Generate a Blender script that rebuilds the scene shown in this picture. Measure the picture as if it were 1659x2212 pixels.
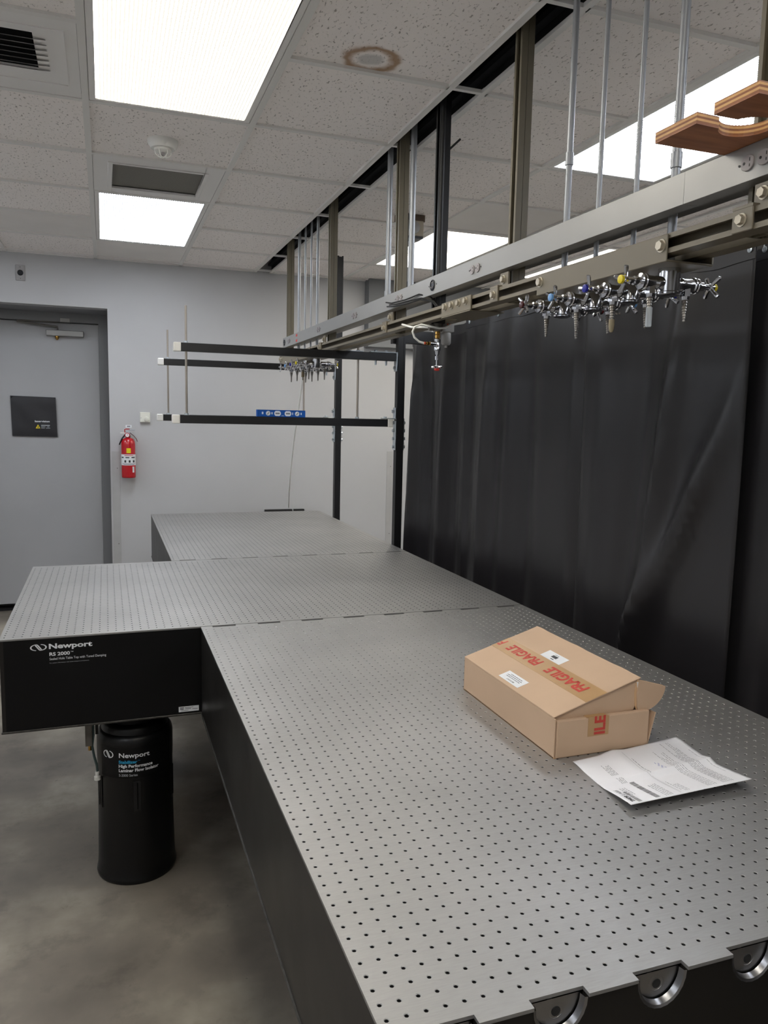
import bpy, math, random
import numpy as np
from mathutils import Vector, Matrix, Euler
random.seed(7)
for o in list(bpy.data.objects): bpy.data.objects.remove(o, do_unlink=True)
S = bpy.context.scene
COL = S.collection
PI = math.pi

# ------------------------------------------------------------------ camera
FPX, YAW, PIT, ROL = 1669.88, 0.34563, 0.12106, -0.02145
CAM = Vector((-0.28426, -0.73992, 1.61522))
fw = Vector((math.sin(YAW)*math.cos(PIT), math.cos(YAW)*math.cos(PIT), -math.sin(PIT)))
rt = Vector((math.cos(YAW), -math.sin(YAW), 0)); dn = fw.cross(rt)
rt2 = math.cos(ROL)*rt + math.sin(ROL)*dn
dn2 = -math.sin(ROL)*rt + math.cos(ROL)*dn
cd = bpy.data.cameras.new('camera'); cam = bpy.data.objects.new('camera', cd); COL.objects.link(cam)
M3 = Matrix((rt2, -dn2, -fw)).transposed()
cam.matrix_world = Matrix.Translation(CAM) @ M3.to_4x4()
cd.sensor_fit = 'VERTICAL'; cd.sensor_height = 36.0; cd.sensor_width = 27.0
cd.lens = 36.0*FPX/2212.0; cd.clip_start = 0.02; cd.clip_end = 60
S.camera = cam

# ------------------------------------------------------------------ world, exposure
w = bpy.data.worlds.new('world'); S.world = w; w.use_nodes = True
w.node_tree.nodes['Background'].inputs[0].default_value = (0.5, 0.52, 0.55, 1)
w.node_tree.nodes['Background'].inputs[1].default_value = 0.0
LAMP = 10.0
S.view_settings.view_transform = 'Standard'; S.view_settings.look = 'None'
S.view_settings.gamma = 1.0; S.view_settings.use_curve_mapping = False
S.view_settings.exposure = 0.0

# ------------------------------------------------------------------ materials
def lin(c):
    return tuple(((v/255)/12.92 if v/255 <= .04045 else (((v/255)+.055)/1.055)**2.4) for v in c)
MATS = {}
def mat(name, rgb, rough=.5, metal=0.0, noise=0.0, nscale=20.0, bump=0.0, bscale=80.0, rnoise=0.0,
        emit=None, alpha=None, trans=0.0, spec=None, aniso=0.0, coat=0.0, sheen=0.0):
    if name in MATS: return MATS[name]
    m = bpy.data.materials.new(name); m.use_nodes = True; nt = m.node_tree; N = nt.nodes; L = nt.links
    b = N['Principled BSDF']; c = (*lin(rgb), 1)
    b.inputs['Base Color'].default_value = c; b.inputs['Roughness'].default_value = rough; b.inputs['Metallic'].default_value = metal
    if spec is not None: b.inputs['Specular IOR Level'].default_value = spec
    if coat: b.inputs['Coat Weight'].default_value = coat
    if sheen: b.inputs['Sheen Weight'].default_value = sheen
    if trans: b.inputs['Transmission Weight'].default_value = trans
    if alpha is not None: b.inputs['Alpha'].default_value = alpha
    if noise or bump or rnoise:
        tc = N.new('ShaderNodeTexCoord')
    if noise:
        n = N.new('ShaderNodeTexNoise'); n.inputs['Scale'].default_value = nscale; n.inputs['Detail'].default_value = 6
        L.new(tc.outputs['Object'], n.inputs['Vector'])
        r = N.new('ShaderNodeMapRange'); r.inputs['From Min'].default_value = .3; r.inputs['From Max'].default_value = .7
        r.inputs['To Min'].default_value = 1-noise; r.inputs['To Max'].default_value = 1+noise
        L.new(n.outputs['Fac'], r.inputs['Value'])
        mx = N.new('ShaderNodeVectorMath'); mx.operation = 'SCALE'; mx.inputs[0].default_value = c[:3]
        L.new(r.outputs['Result'], mx.inputs['Scale']); L.new(mx.outputs['Vector'], b.inputs['Base Color'])
        if rnoise:
            r2 = N.new('ShaderNodeMapRange'); r2.inputs['From Min'].default_value = .3; r2.inputs['From Max'].default_value = .7
            r2.inputs['To Min'].default_value = rough-rnoise; r2.inputs['To Max'].default_value = rough+rnoise
            L.new(n.outputs['Fac'], r2.inputs['Value']); L.new(r2.outputs['Result'], b.inputs['Roughness'])
    if bump:
        n2 = N.new('ShaderNodeTexNoise'); n2.inputs['Scale'].default_value = bscale; n2.inputs['Detail'].default_value = 4
        L.new(tc.outputs['Object'], n2.inputs['Vector'])
        bp = N.new('ShaderNodeBump'); bp.inputs['Strength'].default_value = bump; bp.inputs['Distance'].default_value = .002
        L.new(n2.outputs['Fac'], bp.inputs['Height']); L.new(bp.outputs['Normal'], b.inputs['Normal'])
    if emit is not None:
        b.inputs['Emission Color'].default_value = c; b.inputs['Emission Strength'].default_value = emit
    MATS[name] = m; return m

mat('wall', (183, 183, 184), .55, noise=.03, nscale=1.6, bump=.05, bscale=220)
mat('wall_side', (210, 210, 210), .6)
mat('recess_shade', (134, 135, 137), .6)  # wall grey darkened to carry the shade inside the door recess
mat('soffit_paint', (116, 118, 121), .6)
mat('door_paint', (172, 172, 173), .45, noise=.025, nscale=3)
mat('frame_paint', (122, 122, 124), .45)
mat('guard_plastic', (170, 169, 168), .5, noise=.06, nscale=9)
mat('tee', (226, 224, 220), .5)
mat('plain_tile', (230, 226, 222), .7, noise=.03, nscale=4)
mat('vent_white', (230, 228, 225), .5)
mat('vent_dark', (14, 14, 15), .7)
mat('grille_grey', (116, 113, 106), .7, noise=.15, nscale=240)
mat('plenum_black', (11, 11, 13), .85)
mat('plenum_metal', (48, 49, 52), .45, metal=.3)
mat('black_paint', (12, 12, 13), .42, noise=.12, nscale=6, rnoise=.05, spec=.25)
mat('black_side', (29, 27, 25), .36, noise=.05, nscale=4, rnoise=.04, spec=.4)
mat('black_plastic', (11, 11, 12), .36, bump=.05, bscale=400, spec=.35)
mat('black_strut', (17, 17, 20), .42)
mat('black_rubber', (14, 14, 15), .6)
mat('zinc', (196, 204, 210), .3, metal=.75, noise=.08, nscale=60)
mat('rod_steel', (168, 160, 150), .35, metal=.8)
mat('chrome', (205, 206, 210), .1, metal=1.0)
mat('barb_steel', (128, 125, 121), .35, metal=1.0)
mat('bare_steel', (180, 180, 182), .28, metal=1.0, noise=.05, nscale=40)
mat('plate_edge', (70, 68, 65), .4, metal=.5, noise=.4, nscale=50)
mat('hole_shade', (30, 30, 31), .5)  # hole walls and floors coloured dark for the shade inside them
mat('hole_shade_grey', (104, 104, 106), .4, metal=.7)  # paler painted-in shade for the mid and far table holes
mat('tan_post', (108, 101, 84), .45, noise=.04, nscale=6)
mat('tan_paint', (118, 110, 94), .42, noise=.03, nscale=6)
mat('tan_bolt', (190, 182, 165), .3, metal=.5)
mat('alu', (156, 155, 152), .45, metal=.55, noise=.03, nscale=5)
mat('emt', (158, 161, 165), .42, metal=.45)
mat('outlet_grey', (148, 142, 142), .45)
mat('outlet_dark', (32, 30, 31), .5)
mat('outlet_black', (24, 26, 34), .35)
mat('white_plastic', (226, 225, 220), .45)
mat('ivory_plastic', (222, 221, 210), .45)
mat('cap_white', (228, 226, 220), .5)
mat('brass', (190, 150, 80), .25, metal=1.0)
mat('orange', (214, 88, 50), .5)
mat('red_paint', (182, 16, 28), .25, coat=.4)
mat('red_plastic', (196, 52, 44), .4)
mat('label_white', (226, 228, 230), .5)
mat('label_yellow', (226, 205, 20), .5)
mat('ink', (38, 38, 42), .6)
mat('ink_grey', (112, 112, 120), .6)
mat('ink_blue', (120, 130, 190), .6)
mat('letter_white', (236, 238, 240), .5)
mat('letter_grey', (176, 180, 184), .5)
mat('letter_blue', (40, 160, 206), .5)
mat('index_brown', (70, 18, 18), .25, coat=.4)
mat('index_sky', (112, 160, 212), .3)
mat('index_blue', (24, 30, 140), .3)
mat('index_yellow', (226, 206, 40), .3)
mat('tube_white', (236, 236, 232), .4)
mat('tube_clear', (214, 222, 228), .15, alpha=.45)
mat('tube_tan', (150, 138, 112), .6)
mat('hose_brown', (98, 84, 58), .6)
mat('filter_grey', (150, 148, 144), .45)
mat('level_blue', (14, 84, 170), .4, metal=.2)
mat('vial_pale', (214, 220, 228), .3)
mat('cardboard', (194, 165, 138), .8, noise=.035, nscale=9)
mat('cardboard_edge', (204, 170, 132), .85)
mat('cardboard_in', (176, 142, 108), .85)
mat('tape', (172, 136, 92), .3, noise=.03, nscale=30)
mat('tape_red', (186, 52, 40), .4)
mat('paper', (236, 236, 240), .7)
mat('beige_box', (176, 166, 148), .5)
mat('box_brown', (88, 72, 58), .5)
mat('hose_green', (62, 78, 78), .45)
mat('bracket_grey', (112, 108, 102), .5, metal=.4)
mat('concrete_base', (100, 95, 88), .5)

def nodes_of(m):
    return m.node_tree.nodes, m.node_tree.links
def special_materials():
    # concrete floor
    m = mat('concrete', (112, 106, 98), .48); N, L = nodes_of(m); b = N['Principled BSDF']
    tc = N.new('ShaderNodeTexCoord')
    def noise(sc, det=6, rough=.55):
        n = N.new('ShaderNodeTexNoise'); n.inputs['Scale'].default_value = sc; n.inputs['Detail'].default_value = det
        n.inputs['Roughness'].default_value = rough; L.new(tc.outputs['Object'], n.inputs['Vector']); return n
    a = noise(1.5); r = N.new('ShaderNodeValToRGB'); L.new(a.outputs['Fac'], r.inputs['Fac'])
    r.color_ramp.elements[0].position = .3; r.color_ramp.elements[0].color = (*lin((88, 82, 74)), 1)
    r.color_ramp.elements[1].position = .72; r.color_ramp.elements[1].color = (*lin((178, 170, 154)), 1)
    e = r.color_ramp.elements.new(.5); e.color = (*lin((122, 114, 103)), 1)
    c2 = noise(5.0, 8, .7); r2 = N.new('ShaderNodeValToRGB'); L.new(c2.outputs['Fac'], r2.inputs['Fac'])
    r2.color_ramp.elements[0].position = .34; r2.color_ramp.elements[0].color = (.42, .41, .40, 1)
    r2.color_ramp.elements[1].position = .47; r2.color_ramp.elements[1].color = (1, 1, 1, 1)
    mx = N.new('ShaderNodeMix'); mx.data_type = 'RGBA'; mx.blend_type = 'MULTIPLY'; mx.inputs['Factor'].default_value = .42
    L.new(r.outputs['Color'], mx.inputs['A']); L.new(r2.outputs['Color'], mx.inputs['B'])
    c3 = noise(26, 4, .6); r3 = N.new('ShaderNodeValToRGB'); L.new(c3.outputs['Fac'], r3.inputs['Fac'])
    r3.color_ramp.elements[0].position = .25; r3.color_ramp.elements[0].color = (.35, .34, .33, 1)
    r3.color_ramp.elements[1].position = .31; r3.color_ramp.elements[1].color = (1, 1, 1, 1)
    mx2 = N.new('ShaderNodeMix'); mx2.data_type = 'RGBA'; mx2.blend_type = 'MULTIPLY'; mx2.inputs['Factor'].default_value = .8
    L.new(mx.outputs['Result'], mx2.inputs['A']); L.new(r3.outputs['Color'], mx2.inputs['B'])
    L.new(mx2.outputs['Result'], b.inputs['Base Color'])
    # fissured ceiling tile
    for nm, stain in (('tile', False), ('tile_stained', True)):
        m = mat(nm, (205, 200, 196), .85); N, L = nodes_of(m); b = N['Principled BSDF']
        tc = N.new('ShaderNodeTexCoord'); oi = N.new('ShaderNodeObjectInfo')
        ad = N.new('ShaderNodeVectorMath'); ad.operation = 'ADD'
        mu = N.new('ShaderNodeVectorMath'); mu.operation = 'SCALE'; mu.inputs[0].default_value = (17.0, 31.0, 0.0)
        L.new(oi.outputs['Random'], mu.inputs['Scale']); L.new(tc.outputs['Object'], ad.inputs[0]); L.new(mu.outputs['Vector'], ad.inputs[1])
        mp = N.new('ShaderNodeMapping'); mp.inputs['Scale'].default_value = (1.9, 1.0, 1.0); mp.inputs['Rotation'].default_value = (0, 0, .35)
        L.new(ad.outputs['Vector'], mp.inputs['Vector'])
        n = N.new('ShaderNodeTexNoise'); n.inputs['Scale'].default_value = 60; n.inputs['Detail'].default_value = 2.5; n.inputs['Distortion'].default_value = .6
        L.new(mp.outputs['Vector'], n.inputs['Vector'])
        r = N.new('ShaderNodeValToRGB'); L.new(n.outputs['Fac'], r.inputs['Fac'])
        r.color_ramp.elements[0].position = .318; r.color_ramp.elements[0].color = (*lin((172, 165, 159)), 1)
        r.color_ramp.elements[1].position = .385; r.color_ramp.elements[1].color = (*lin((246, 240, 236)), 1)
        bp = N.new('ShaderNodeBump'); bp.inputs['Strength'].default_value = .45; bp.inputs['Distance'].default_value = .004
        r2 = N.new('ShaderNodeMapRange'); r2.inputs['From Min'].default_value = .3; r2.inputs['From Max'].default_value = .42
        L.new(n.outputs['Fac'], r2.inputs['Value']); L.new(r2.outputs['Result'], bp.inputs['Height'])
        L.new(bp.outputs['Normal'], b.inputs['Normal'])
        out = r.outputs['Color']
        if stain:
            mp2 = N.new('ShaderNodeMapping'); mp2.inputs['Location'].default_value = (.032, -.225, 0); mp2.inputs['Scale'].default_value = (.94, 1.0, 1)
            L.new(tc.outputs['Object'], mp2.inputs['Vector'])
            nz = N.new('ShaderNodeTexNoise'); nz.inputs['Scale'].default_value = 14; L.new(tc.outputs['Object'], nz.inputs['Vector'])
            sx = N.new('ShaderNodeSeparateXYZ'); L.new(mp2.outputs['Vector'], sx.inputs[0])
            cx = N.new('ShaderNodeCombineXYZ'); L.new(sx.outputs['X'], cx.inputs['X']); L.new(sx.outputs['Y'], cx.inputs['Y'])
            ln = N.new('ShaderNodeVectorMath'); ln.operation = 'LENGTH'; L.new(cx.outputs['Vector'], ln.inputs[0])
            ma = N.new('ShaderNodeMath'); ma.operation = 'MULTIPLY_ADD'; ma.inputs[1].default_value = .05
            L.new(nz.outputs['Fac'], ma.inputs[0]); L.new(ln.outputs['Value'], ma.inputs[2])
            rr = N.new('ShaderNodeValToRGB'); L.new(ma.outputs['Value'], rr.inputs['Fac'])
            el = rr.color_ramp.elements; el[0].position = 0.07; el[0].color = (0, 0, 0, 1); el[1].position = .125; el[1].color = (0, 0, 0, 1)
            for p, v in ((.079, .12), (.088, .55), (.098, .9), (.108, .85), (.116, .25)):
                q = el.new(p); q.color = (v, v, v, 1)
            mx = N.new('ShaderNodeMix'); mx.data_type = 'RGBA'; L.new(rr.outputs['Color'], mx.inputs['Factor'])
            L.new(out, mx.inputs['A']); mx.inputs['B'].default_value = (*lin((158, 122, 84)), 1); out = mx.outputs['Result']
            r4 = N.new('ShaderNodeValToRGB'); L.new(ma.outputs['Value'], r4.inputs['Fac'])
            r4.color_ramp.elements[0].position = .055; r4.color_ramp.elements[0].color = (.75, .75, .75, 1)
            r4.color_ramp.elements[1].position = .072; r4.color_ramp.elements[1].color = (0, 0, 0, 1)
            mx3 = N.new('ShaderNodeMix'); mx3.data_type = 'RGBA'; L.new(r4.outputs['Color'], mx3.inputs['Factor'])
            L.new(out, mx3.inputs['A']); mx3.inputs['B'].default_value = (*lin((190, 188, 184)), 1); out = mx3.outputs['Result']
        L.new(out, b.inputs['Base Color'])
    # ribbed lamp lens
    for nm, col in (('lens_warm', (255, 249, 236)), ('lens_cool', (240, 246, 255))):
        m = mat(nm, col, .4, emit=1.0); N, L = nodes_of(m); b = N['Principled BSDF']
        b.inputs['Base Color'].default_value = (.7, .7, .7, 1)
        tc = N.new('ShaderNodeTexCoord'); wv = N.new('ShaderNodeTexWave'); wv.bands_direction = 'X'; wv.inputs['Scale'].default_value = 27
        L.new(tc.outputs['Object'], wv.inputs['Vector'])
        # bright rib crowns with duller valleys between them
        rr = N.new('ShaderNodeMapRange'); rr.inputs['From Min'].default_value = .50; rr.inputs['From Max'].default_value = .56
        rr.inputs['To Min'].default_value = .86; rr.inputs['To Max'].default_value = LAMP*1.9
        L.new(wv.outputs['Fac'], rr.inputs['Value']); L.new(rr.outputs['Result'], b.inputs['Emission Strength'])
    # brushed table steel
    m = mat('table_steel', (150, 150, 152), .4, metal=.78); N, L = nodes_of(m); b = N['Principled BSDF']
    tc = N.new('ShaderNodeTexCoord')
    outs = []
    for rot in (.5, -.6):
        mp = N.new('ShaderNodeMapping'); mp.inputs['Rotation'].default_value = (0, 0, rot); mp.inputs['Scale'].default_value = (14, 150, 1)
        L.new(tc.outputs['Object'], mp.inputs['Vector'])
        n = N.new('ShaderNodeTexNoise'); n.inputs['Scale'].default_value = 3; n.inputs['Detail'].default_value = 3; L.new(mp.outputs['Vector'], n.inputs['Vector'])
        outs.append(n)
    av = N.new('ShaderNodeMath'); av.operation = 'ADD'; L.new(outs[0].outputs['Fac'], av.inputs[0]); L.new(outs[1].outputs['Fac'], av.inputs[1])
    big = N.new('ShaderNodeTexNoise'); big.inputs['Scale'].default_value = 3.2; big.inputs['Detail'].default_value = 5; L.new(tc.outputs['Object'], big.inputs['Vector'])
    r = N.new('ShaderNodeMapRange'); r.inputs['From Min'].default_value = .7; r.inputs['From Max'].default_value = 1.3; r.inputs['To Min'].default_value = .42; r.inputs['To Max'].default_value = .60
    L.new(av.outputs['Value'], r.inputs['Value']); L.new(r.outputs['Result'], b.inputs['Roughness'])
    r2 = N.new('ShaderNodeMapRange'); r2.inputs['From Min'].default_value = .3; r2.inputs['From Max'].default_value = .7; r2.inputs['To Min'].default_value = .92; r2.inputs['To Max'].default_value = 1.06
    L.new(big.outputs['Fac'], r2.inputs['Value'])
    sc = N.new('ShaderNodeVectorMath'); sc.operation = 'SCALE'; sc.inputs[0].default_value = lin((168, 167, 165)); L.new(r2.outputs['Result'], sc.inputs['Scale'])
    L.new(sc.outputs['Vector'], b.inputs['Base Color'])
    bp = N.new('ShaderNodeBump'); bp.inputs['Strength'].default_value = .12; bp.inputs['Distance'].default_value = .0008
    L.new(av.outputs['Value'], bp.inputs['Height']); L.new(bp.outputs['Normal'], b.inputs['Normal'])
    # curtain cloth
    m = mat('curtain_cloth', (33, 31, 33), .36, spec=.5); N, L = nodes_of(m); b = N['Principled BSDF']
    b.inputs['Sheen Weight'].default_value = .03; b.inputs['Sheen Roughness'].default_value = .4
    tc = N.new('ShaderNodeTexCoord'); n = N.new('ShaderNodeTexNoise'); n.inputs['Scale'].default_value = 420; L.new(tc.outputs['Object'], n.inputs['Vector'])
    bp = N.new('ShaderNodeBump'); bp.inputs['Strength'].default_value = .1; bp.inputs['Distance'].default_value = .0006
    L.new(n.outputs['Fac'], bp.inputs['Height']); L.new(bp.outputs['Normal'], b.inputs['Normal'])
    # plywood
    m = mat('ply_face', (150, 92, 54), .5); N, L = nodes_of(m); b = N['Principled BSDF']
    tc = N.new('ShaderNodeTexCoord'); mp = N.new('ShaderNodeMapping'); mp.inputs['Scale'].default_value = (6, 40, 6); L.new(tc.outputs['Object'], mp.inputs['Vector'])
    n = N.new('ShaderNodeTexNoise'); n.inputs['Scale'].default_value = 1.2; n.inputs['Detail'].default_value = 5; L.new(mp.outputs['Vector'], n.inputs['Vector'])
    r = N.new('ShaderNodeValToRGB'); L.new(n.outputs['Fac'], r.inputs['Fac'])
    r.color_ramp.elements[0].position = .3; r.color_ramp.elements[0].color = (*lin((132, 76, 44)), 1)
    r.color_ramp.elements[1].position = .7; r.color_ramp.elements[1].color = (*lin((172, 112, 70)), 1); L.new(r.outputs['Color'], b.inputs['Base Color'])
    mat('ply_light', (206, 158, 100), .6, noise=.12, nscale=40); mat('ply_dark', (140, 88, 54), .6, noise=.12, nscale=40)
special_materials()

# ------------------------------------------------------------------ mesh builder
class MB:
    def __init__(s): s.v = []; s.f = []; s.mi = []
    def add(s, vs, fs, mi=0):
        b = len(s.v); s.v += [tuple(p) for p in vs]
        for f in fs: s.f.append(tuple(b+i for i in f)); s.mi.append(mi)
        return s
    def box(s, x0, x1, y0, y1, z0, z1, mi=0):
        vs = [(x, y, z) for z in (z0, z1) for y in (y0, y1) for x in (x0, x1)]
        return s.add(vs, [(0, 2, 3, 1), (4, 5, 7, 6), (0, 1, 5, 4), (2, 6, 7, 3), (0, 4, 6, 2), (1, 3, 7, 5)], mi)
    def cyl(s, a, b, r0, r1=None, n=16, caps=True, mi=0):
        a = Vector(a); b = Vector(b); r1 = r0 if r1 is None else r1
        d = (b-a).normalized(); u = d.orthogonal().normalized(); v = d.cross(u)
        vs = []
        for p, r in ((a, r0), (b, r1)):
            for i in range(n):
                t = 2*PI*i/n; vs.append(p + u*(r*math.cos(t)) + v*(r*math.sin(t)))
        fs = [(i, (i+1) % n, n+(i+1) % n, n+i) for i in range(n)]
        if caps: fs += [tuple(range(n-1, -1, -1)), tuple(range(n, 2*n))]
        return s.add(vs, fs, mi)
    def lathe(s, prof, c=(0, 0, 0), axis=(0, 0, 1), n=20, mi=0):
        # prof: [(r, t)] along axis
        d = Vector(axis).normalized(); u = d.orthogonal().normalized(); v = d.cross(u); c = Vector(c)
        vs = []; k = len(prof)
        for r, t in prof:
            for i in range(n):
                a = 2*PI*i/n; vs.append(c + d*t + u*(r*math.cos(a)) + v*(r*math.sin(a)))
        fs = [(j*n+i, j*n+(i+1) % n, (j+1)*n+(i+1) % n, (j+1)*n+i) for j in range(k-1) for i in range(n)]
        fs += [tuple(range(n-1, -1, -1)), tuple(range((k-1)*n, k*n))]
        return s.add(vs, fs, mi)
    def tube(s, pts, r, n=8, mi=0, taper=None):
        pts = [Vector(p) for p in pts]; k = len(pts); vs = []; up = None
        for i, p in enumerate(pts):
            d = (pts[min(i+1, k-1)] - pts[max(i-1, 0)]).normalized()
            if up is None: up = d.orthogonal().normalized()
            up = (up - d*up.dot(d)).normalized(); v = d.cross(up)
            rr = r if taper is None else r*taper[i]
            for j in range(n):
                a = 2*PI*j/n; vs.append(p + up*(rr*math.cos(a)) + v*(rr*math.sin(a)))
        fs = [(i*n+j, i*n+(j+1) % n, (i+1)*n+(j+1) % n, (i+1)*n+j) for i in range(k-1) for j in range(n)]
        fs += [tuple(range(n-1, -1, -1)), tuple(range((k-1)*n, k*n))]
        return s.add(vs, fs, mi)
    def prism(s, poly, a, b, axis='y', mi=0, mside=None):
        # poly in the two other axes (x,z for y; y,z for x; x,y for z)
        def P(p, t):
            return {'y': (p[0], t, p[1]), 'x': (t, p[0], p[1]), 'z': (p[0], p[1], t)}[axis]
        n = len(poly); vs = [P(p, a) for p in poly] + [P(p, b) for p in poly]
        s.add(vs, [tuple(range(n-1, -1, -1)), tuple(range(n, 2*n))], mi)
        s.add(vs, [(i, (i+1) % n, n+(i+1) % n, n+i) for i in range(n)], mi if mside is None else mside)
        return s
    def hexbolt(s, c, d, r, h, mi=0):
        c = Vector(c); d = Vector(d).normalized(); return s.cyl(c, c+d*h, r, r*.93, 6, True, mi)
WORLD = {}
def wloc(o): return WORLD.get(o.name, Vector((0, 0, 0))) if o else Vector((0, 0, 0))
def build(mb, name, m, parent=None, smooth=False, bevel=0.0, local=False, seg=1, label=None, normals=True):
    me = bpy.data.meshes.new(name); me.from_pydata(mb.v, [], mb.f); 
    ms = m if isinstance(m, (list, tuple)) else [m]
    for x in ms: me.materials.append(MATS[x])
    if len(ms) > 1: me.polygons.foreach_set('material_index', mb.mi)
    me.update()
    if normals:
        import bmesh
        bm = bmesh.new(); bm.from_mesh(me); bmesh.ops.remove_doubles(bm, verts=bm.verts, dist=1e-6); bmesh.ops.recalc_face_normals(bm, faces=bm.faces); bm.to_mesh(me); bm.free()
    if smooth:
        me.polygons.foreach_set('use_smooth', [True]*len(me.polygons)); me.set_sharp_from_angle(angle=math.radians(38))
    o = bpy.data.objects.new(name, me); COL.objects.link(o)
    if parent:
        o.parent = parent
        if not local: o.matrix_parent_inverse = Matrix.Translation(wloc(parent)).inverted()
        else: WORLD[o.name] = wloc(parent)
    if bevel:
        bv = o.modifiers.new('bevel', 'BEVEL'); bv.width = bevel; bv.segments = seg; bv.limit_method = 'ANGLE'; bv.angle_limit = .6
    if label: o['label'] = label
    return o
def tag(o, label, cat, group=None):
    o['label'] = label; o['category'] = cat
    if group: o['group'] = group
    return o
def thing(name, label, cat, loc=(0, 0, 0), group=None):
    o = bpy.data.objects.new(name, None); COL.objects.link(o); o.location = loc; o.empty_display_size = .05
    WORLD[o.name] = Vector(loc); return tag(o, label, cat, group)
def structure(o): o['kind'] = 'structure'; return o
def copy_tree(o, parent=None):
    c = o.copy(); COL.objects.link(c)
    if parent: c.parent = parent
    for ch in list(o.children): copy_tree(ch, c)
    return c
def place(root, loc, label=None, group=None):
    c = copy_tree(root); c.location = loc
    if label: c['label'] = label
    if group: c['group'] = group
    return c
def text(name, body, m, parent, origin, right, up, width=None, height=None, bold=0.0, shear=0.0, fn=None, lift=.0006, spacing=1.0):
    """flat lettering: origin = left end of the baseline; scaled to a width and/or a capital height"""
    cu = bpy.data.curves.new(name, 'FONT'); cu.body = body; cu.size = 1.0; cu.offset = bold; cu.shear = shear; cu.resolution_u = 3; cu.space_character = spacing
    tmp = bpy.data.objects.new('tmp', cu); COL.objects.link(tmp); bpy.context.view_layer.update()
    me = bpy.data.meshes.new_from_object(tmp.evaluated_get(bpy.context.evaluated_depsgraph_get()))
    bpy.data.objects.remove(tmp, do_unlink=True); bpy.data.curves.remove(cu)
    co = np.zeros(len(me.vertices)*3); me.vertices.foreach_get('co', co); co = co.reshape(-1, 3)
    cap = .73
    x0 = co[:, 0].min(); wd = co[:, 0].max()-x0
    sx = sy = 1.0
    if height: sy = height/cap; sx = sy
    if width: sx = width/wd; sy = sy if height else sx
    right = Vector(right).normalized(); up = Vector(up).normalized(); nrm = right.cross(up); origin = Vector(origin)
    out = []
    for p in co:
        a, b = (p[0]-x0)*sx, p[1]*sy
        out.append(fn(a, b) if fn else origin + right*a + up*b + nrm*lift)
    me.vertices.foreach_set('co', np.array([tuple(q) for q in out]).ravel()); me.update()
    me.materials.clear(); me.materials.append(MATS[m]); me.name = name
    o = bpy.data.objects.new(name, me); COL.objects.link(o)
    if parent:
        o.parent = parent; o.matrix_parent_inverse = Matrix.Translation(wloc(parent)).inverted()
    return o
def strut_poly(x0, zc, wd=.0413, dp=.038, sgn=1):
    t, lip, h = .003, .0105, wd/2
    q = [(dp, -h), (dp, h), (0, h), (0, h-lip), (.006, h-lip), (t+.001, h-t), (dp-t, h-t), (dp-t, -h+t), (t+.001, -h+t), (.006, -h+lip), (0, -h+lip), (0, -h)]
    return [(x0+sgn*a, zc+b) for a, b in q]

# ------------------------------------------------------------------ room shell
CZ = 2.742; YB = 5.57; XL, XR, YF = -2.159, 4.026, -3.038
structure(build(MB().box(XL-.1, XR+.1, YF-.1, 6.5, -.1, 0), 'floor', 'concrete'))
DX0, DX1, DZ = -1.40, -.257, 2.386
wb = MB()
wb.box(DX1, XR+.1, YB, YB+.12, 0, 3.1).box(DX0, DX1, YB, YB+.12, DZ, 3.1).box(XL-.1, DX0, YB, YB+.12, 0, 3.1)
structure(build(wb, 'wall_back', 'wall'))
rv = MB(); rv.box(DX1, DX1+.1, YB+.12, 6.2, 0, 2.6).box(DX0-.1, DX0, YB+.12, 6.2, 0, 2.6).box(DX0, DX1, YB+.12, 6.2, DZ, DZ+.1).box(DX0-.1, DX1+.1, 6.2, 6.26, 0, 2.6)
structure(build(rv, 'wall_recess', 'recess_shade'))
structure(build(MB().box(XL-.1, XL, YF-.1, YB, 0, 3.1), 'wall_left', 'wall_side'))
structure(build(MB().box(XR, XR+.1, YF-.1, YB, 0, 3.1), 'wall_right', 'wall_side'))
structure(build(MB().box(XL, XR, YF-.1, YF, 0, 3.1), 'wall_front', 'wall_side'))
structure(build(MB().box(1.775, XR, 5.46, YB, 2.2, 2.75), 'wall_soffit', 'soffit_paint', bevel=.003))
# corner guards
for n, (a, b, zt) in (('trim_1', (-.247, -.190, 1.316)), ('trim_2', (2.004, 2.057, 1.328))):
    g = MB().box(a, b, YB-.003, YB, 0, zt)
    if n == 'trim_1': g.box(DX1-.002, DX1+.0015, YB-.003, YB+.05, 0, zt)
    o = structure(build(g, n, 'guard_plastic'))
    for z in (zt-.13, zt-.72): build(MB().cyl((b-.018, YB-.003, z), (b-.018, YB-.0045, z), .004, n=10), 'screw', 'bracket_grey', o)
# door
dr = structure(build(MB().box(-1.335, -.325, 6.06, 6.105, .05, 2.312), 'door_1', 'door_paint', bevel=.002))
fr = MB().box(-.325, -.257, 6.0, 6.16, 0, DZ).box(-1.40, -1.335, 6.0, 6.16, 0, DZ).box(-1.335, -.325, 6.0, 6.16, 2.315, DZ)
build(fr, 'door_frame', 'frame_paint', dr)
build(MB().box(-1.335, -.325, 6.04, 6.16, 0, .012), 'threshold', 'vent_dark', dr)
cl = build(MB().box(-.715, -.437, 6.005, 6.06, 2.205, 2.25), 'door_closer', 'alu', dr, bevel=.004)
build(MB().tube([(-.63, 6.02, 2.25), (-.63, 6.02, 2.275), (-.92, 6.0, 2.302)], .008).tube([(-.92, 6.0, 2.309), (-.56, 6.02, 2.318)], .007), 'closer_arm', 'bracket_grey', cl, smooth=True)
build(MB().box(-.61, -.535, 5.99, 6.01, 2.312, 2.345), 'arm_bracket', 'alu', cl, bevel=.003)
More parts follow.
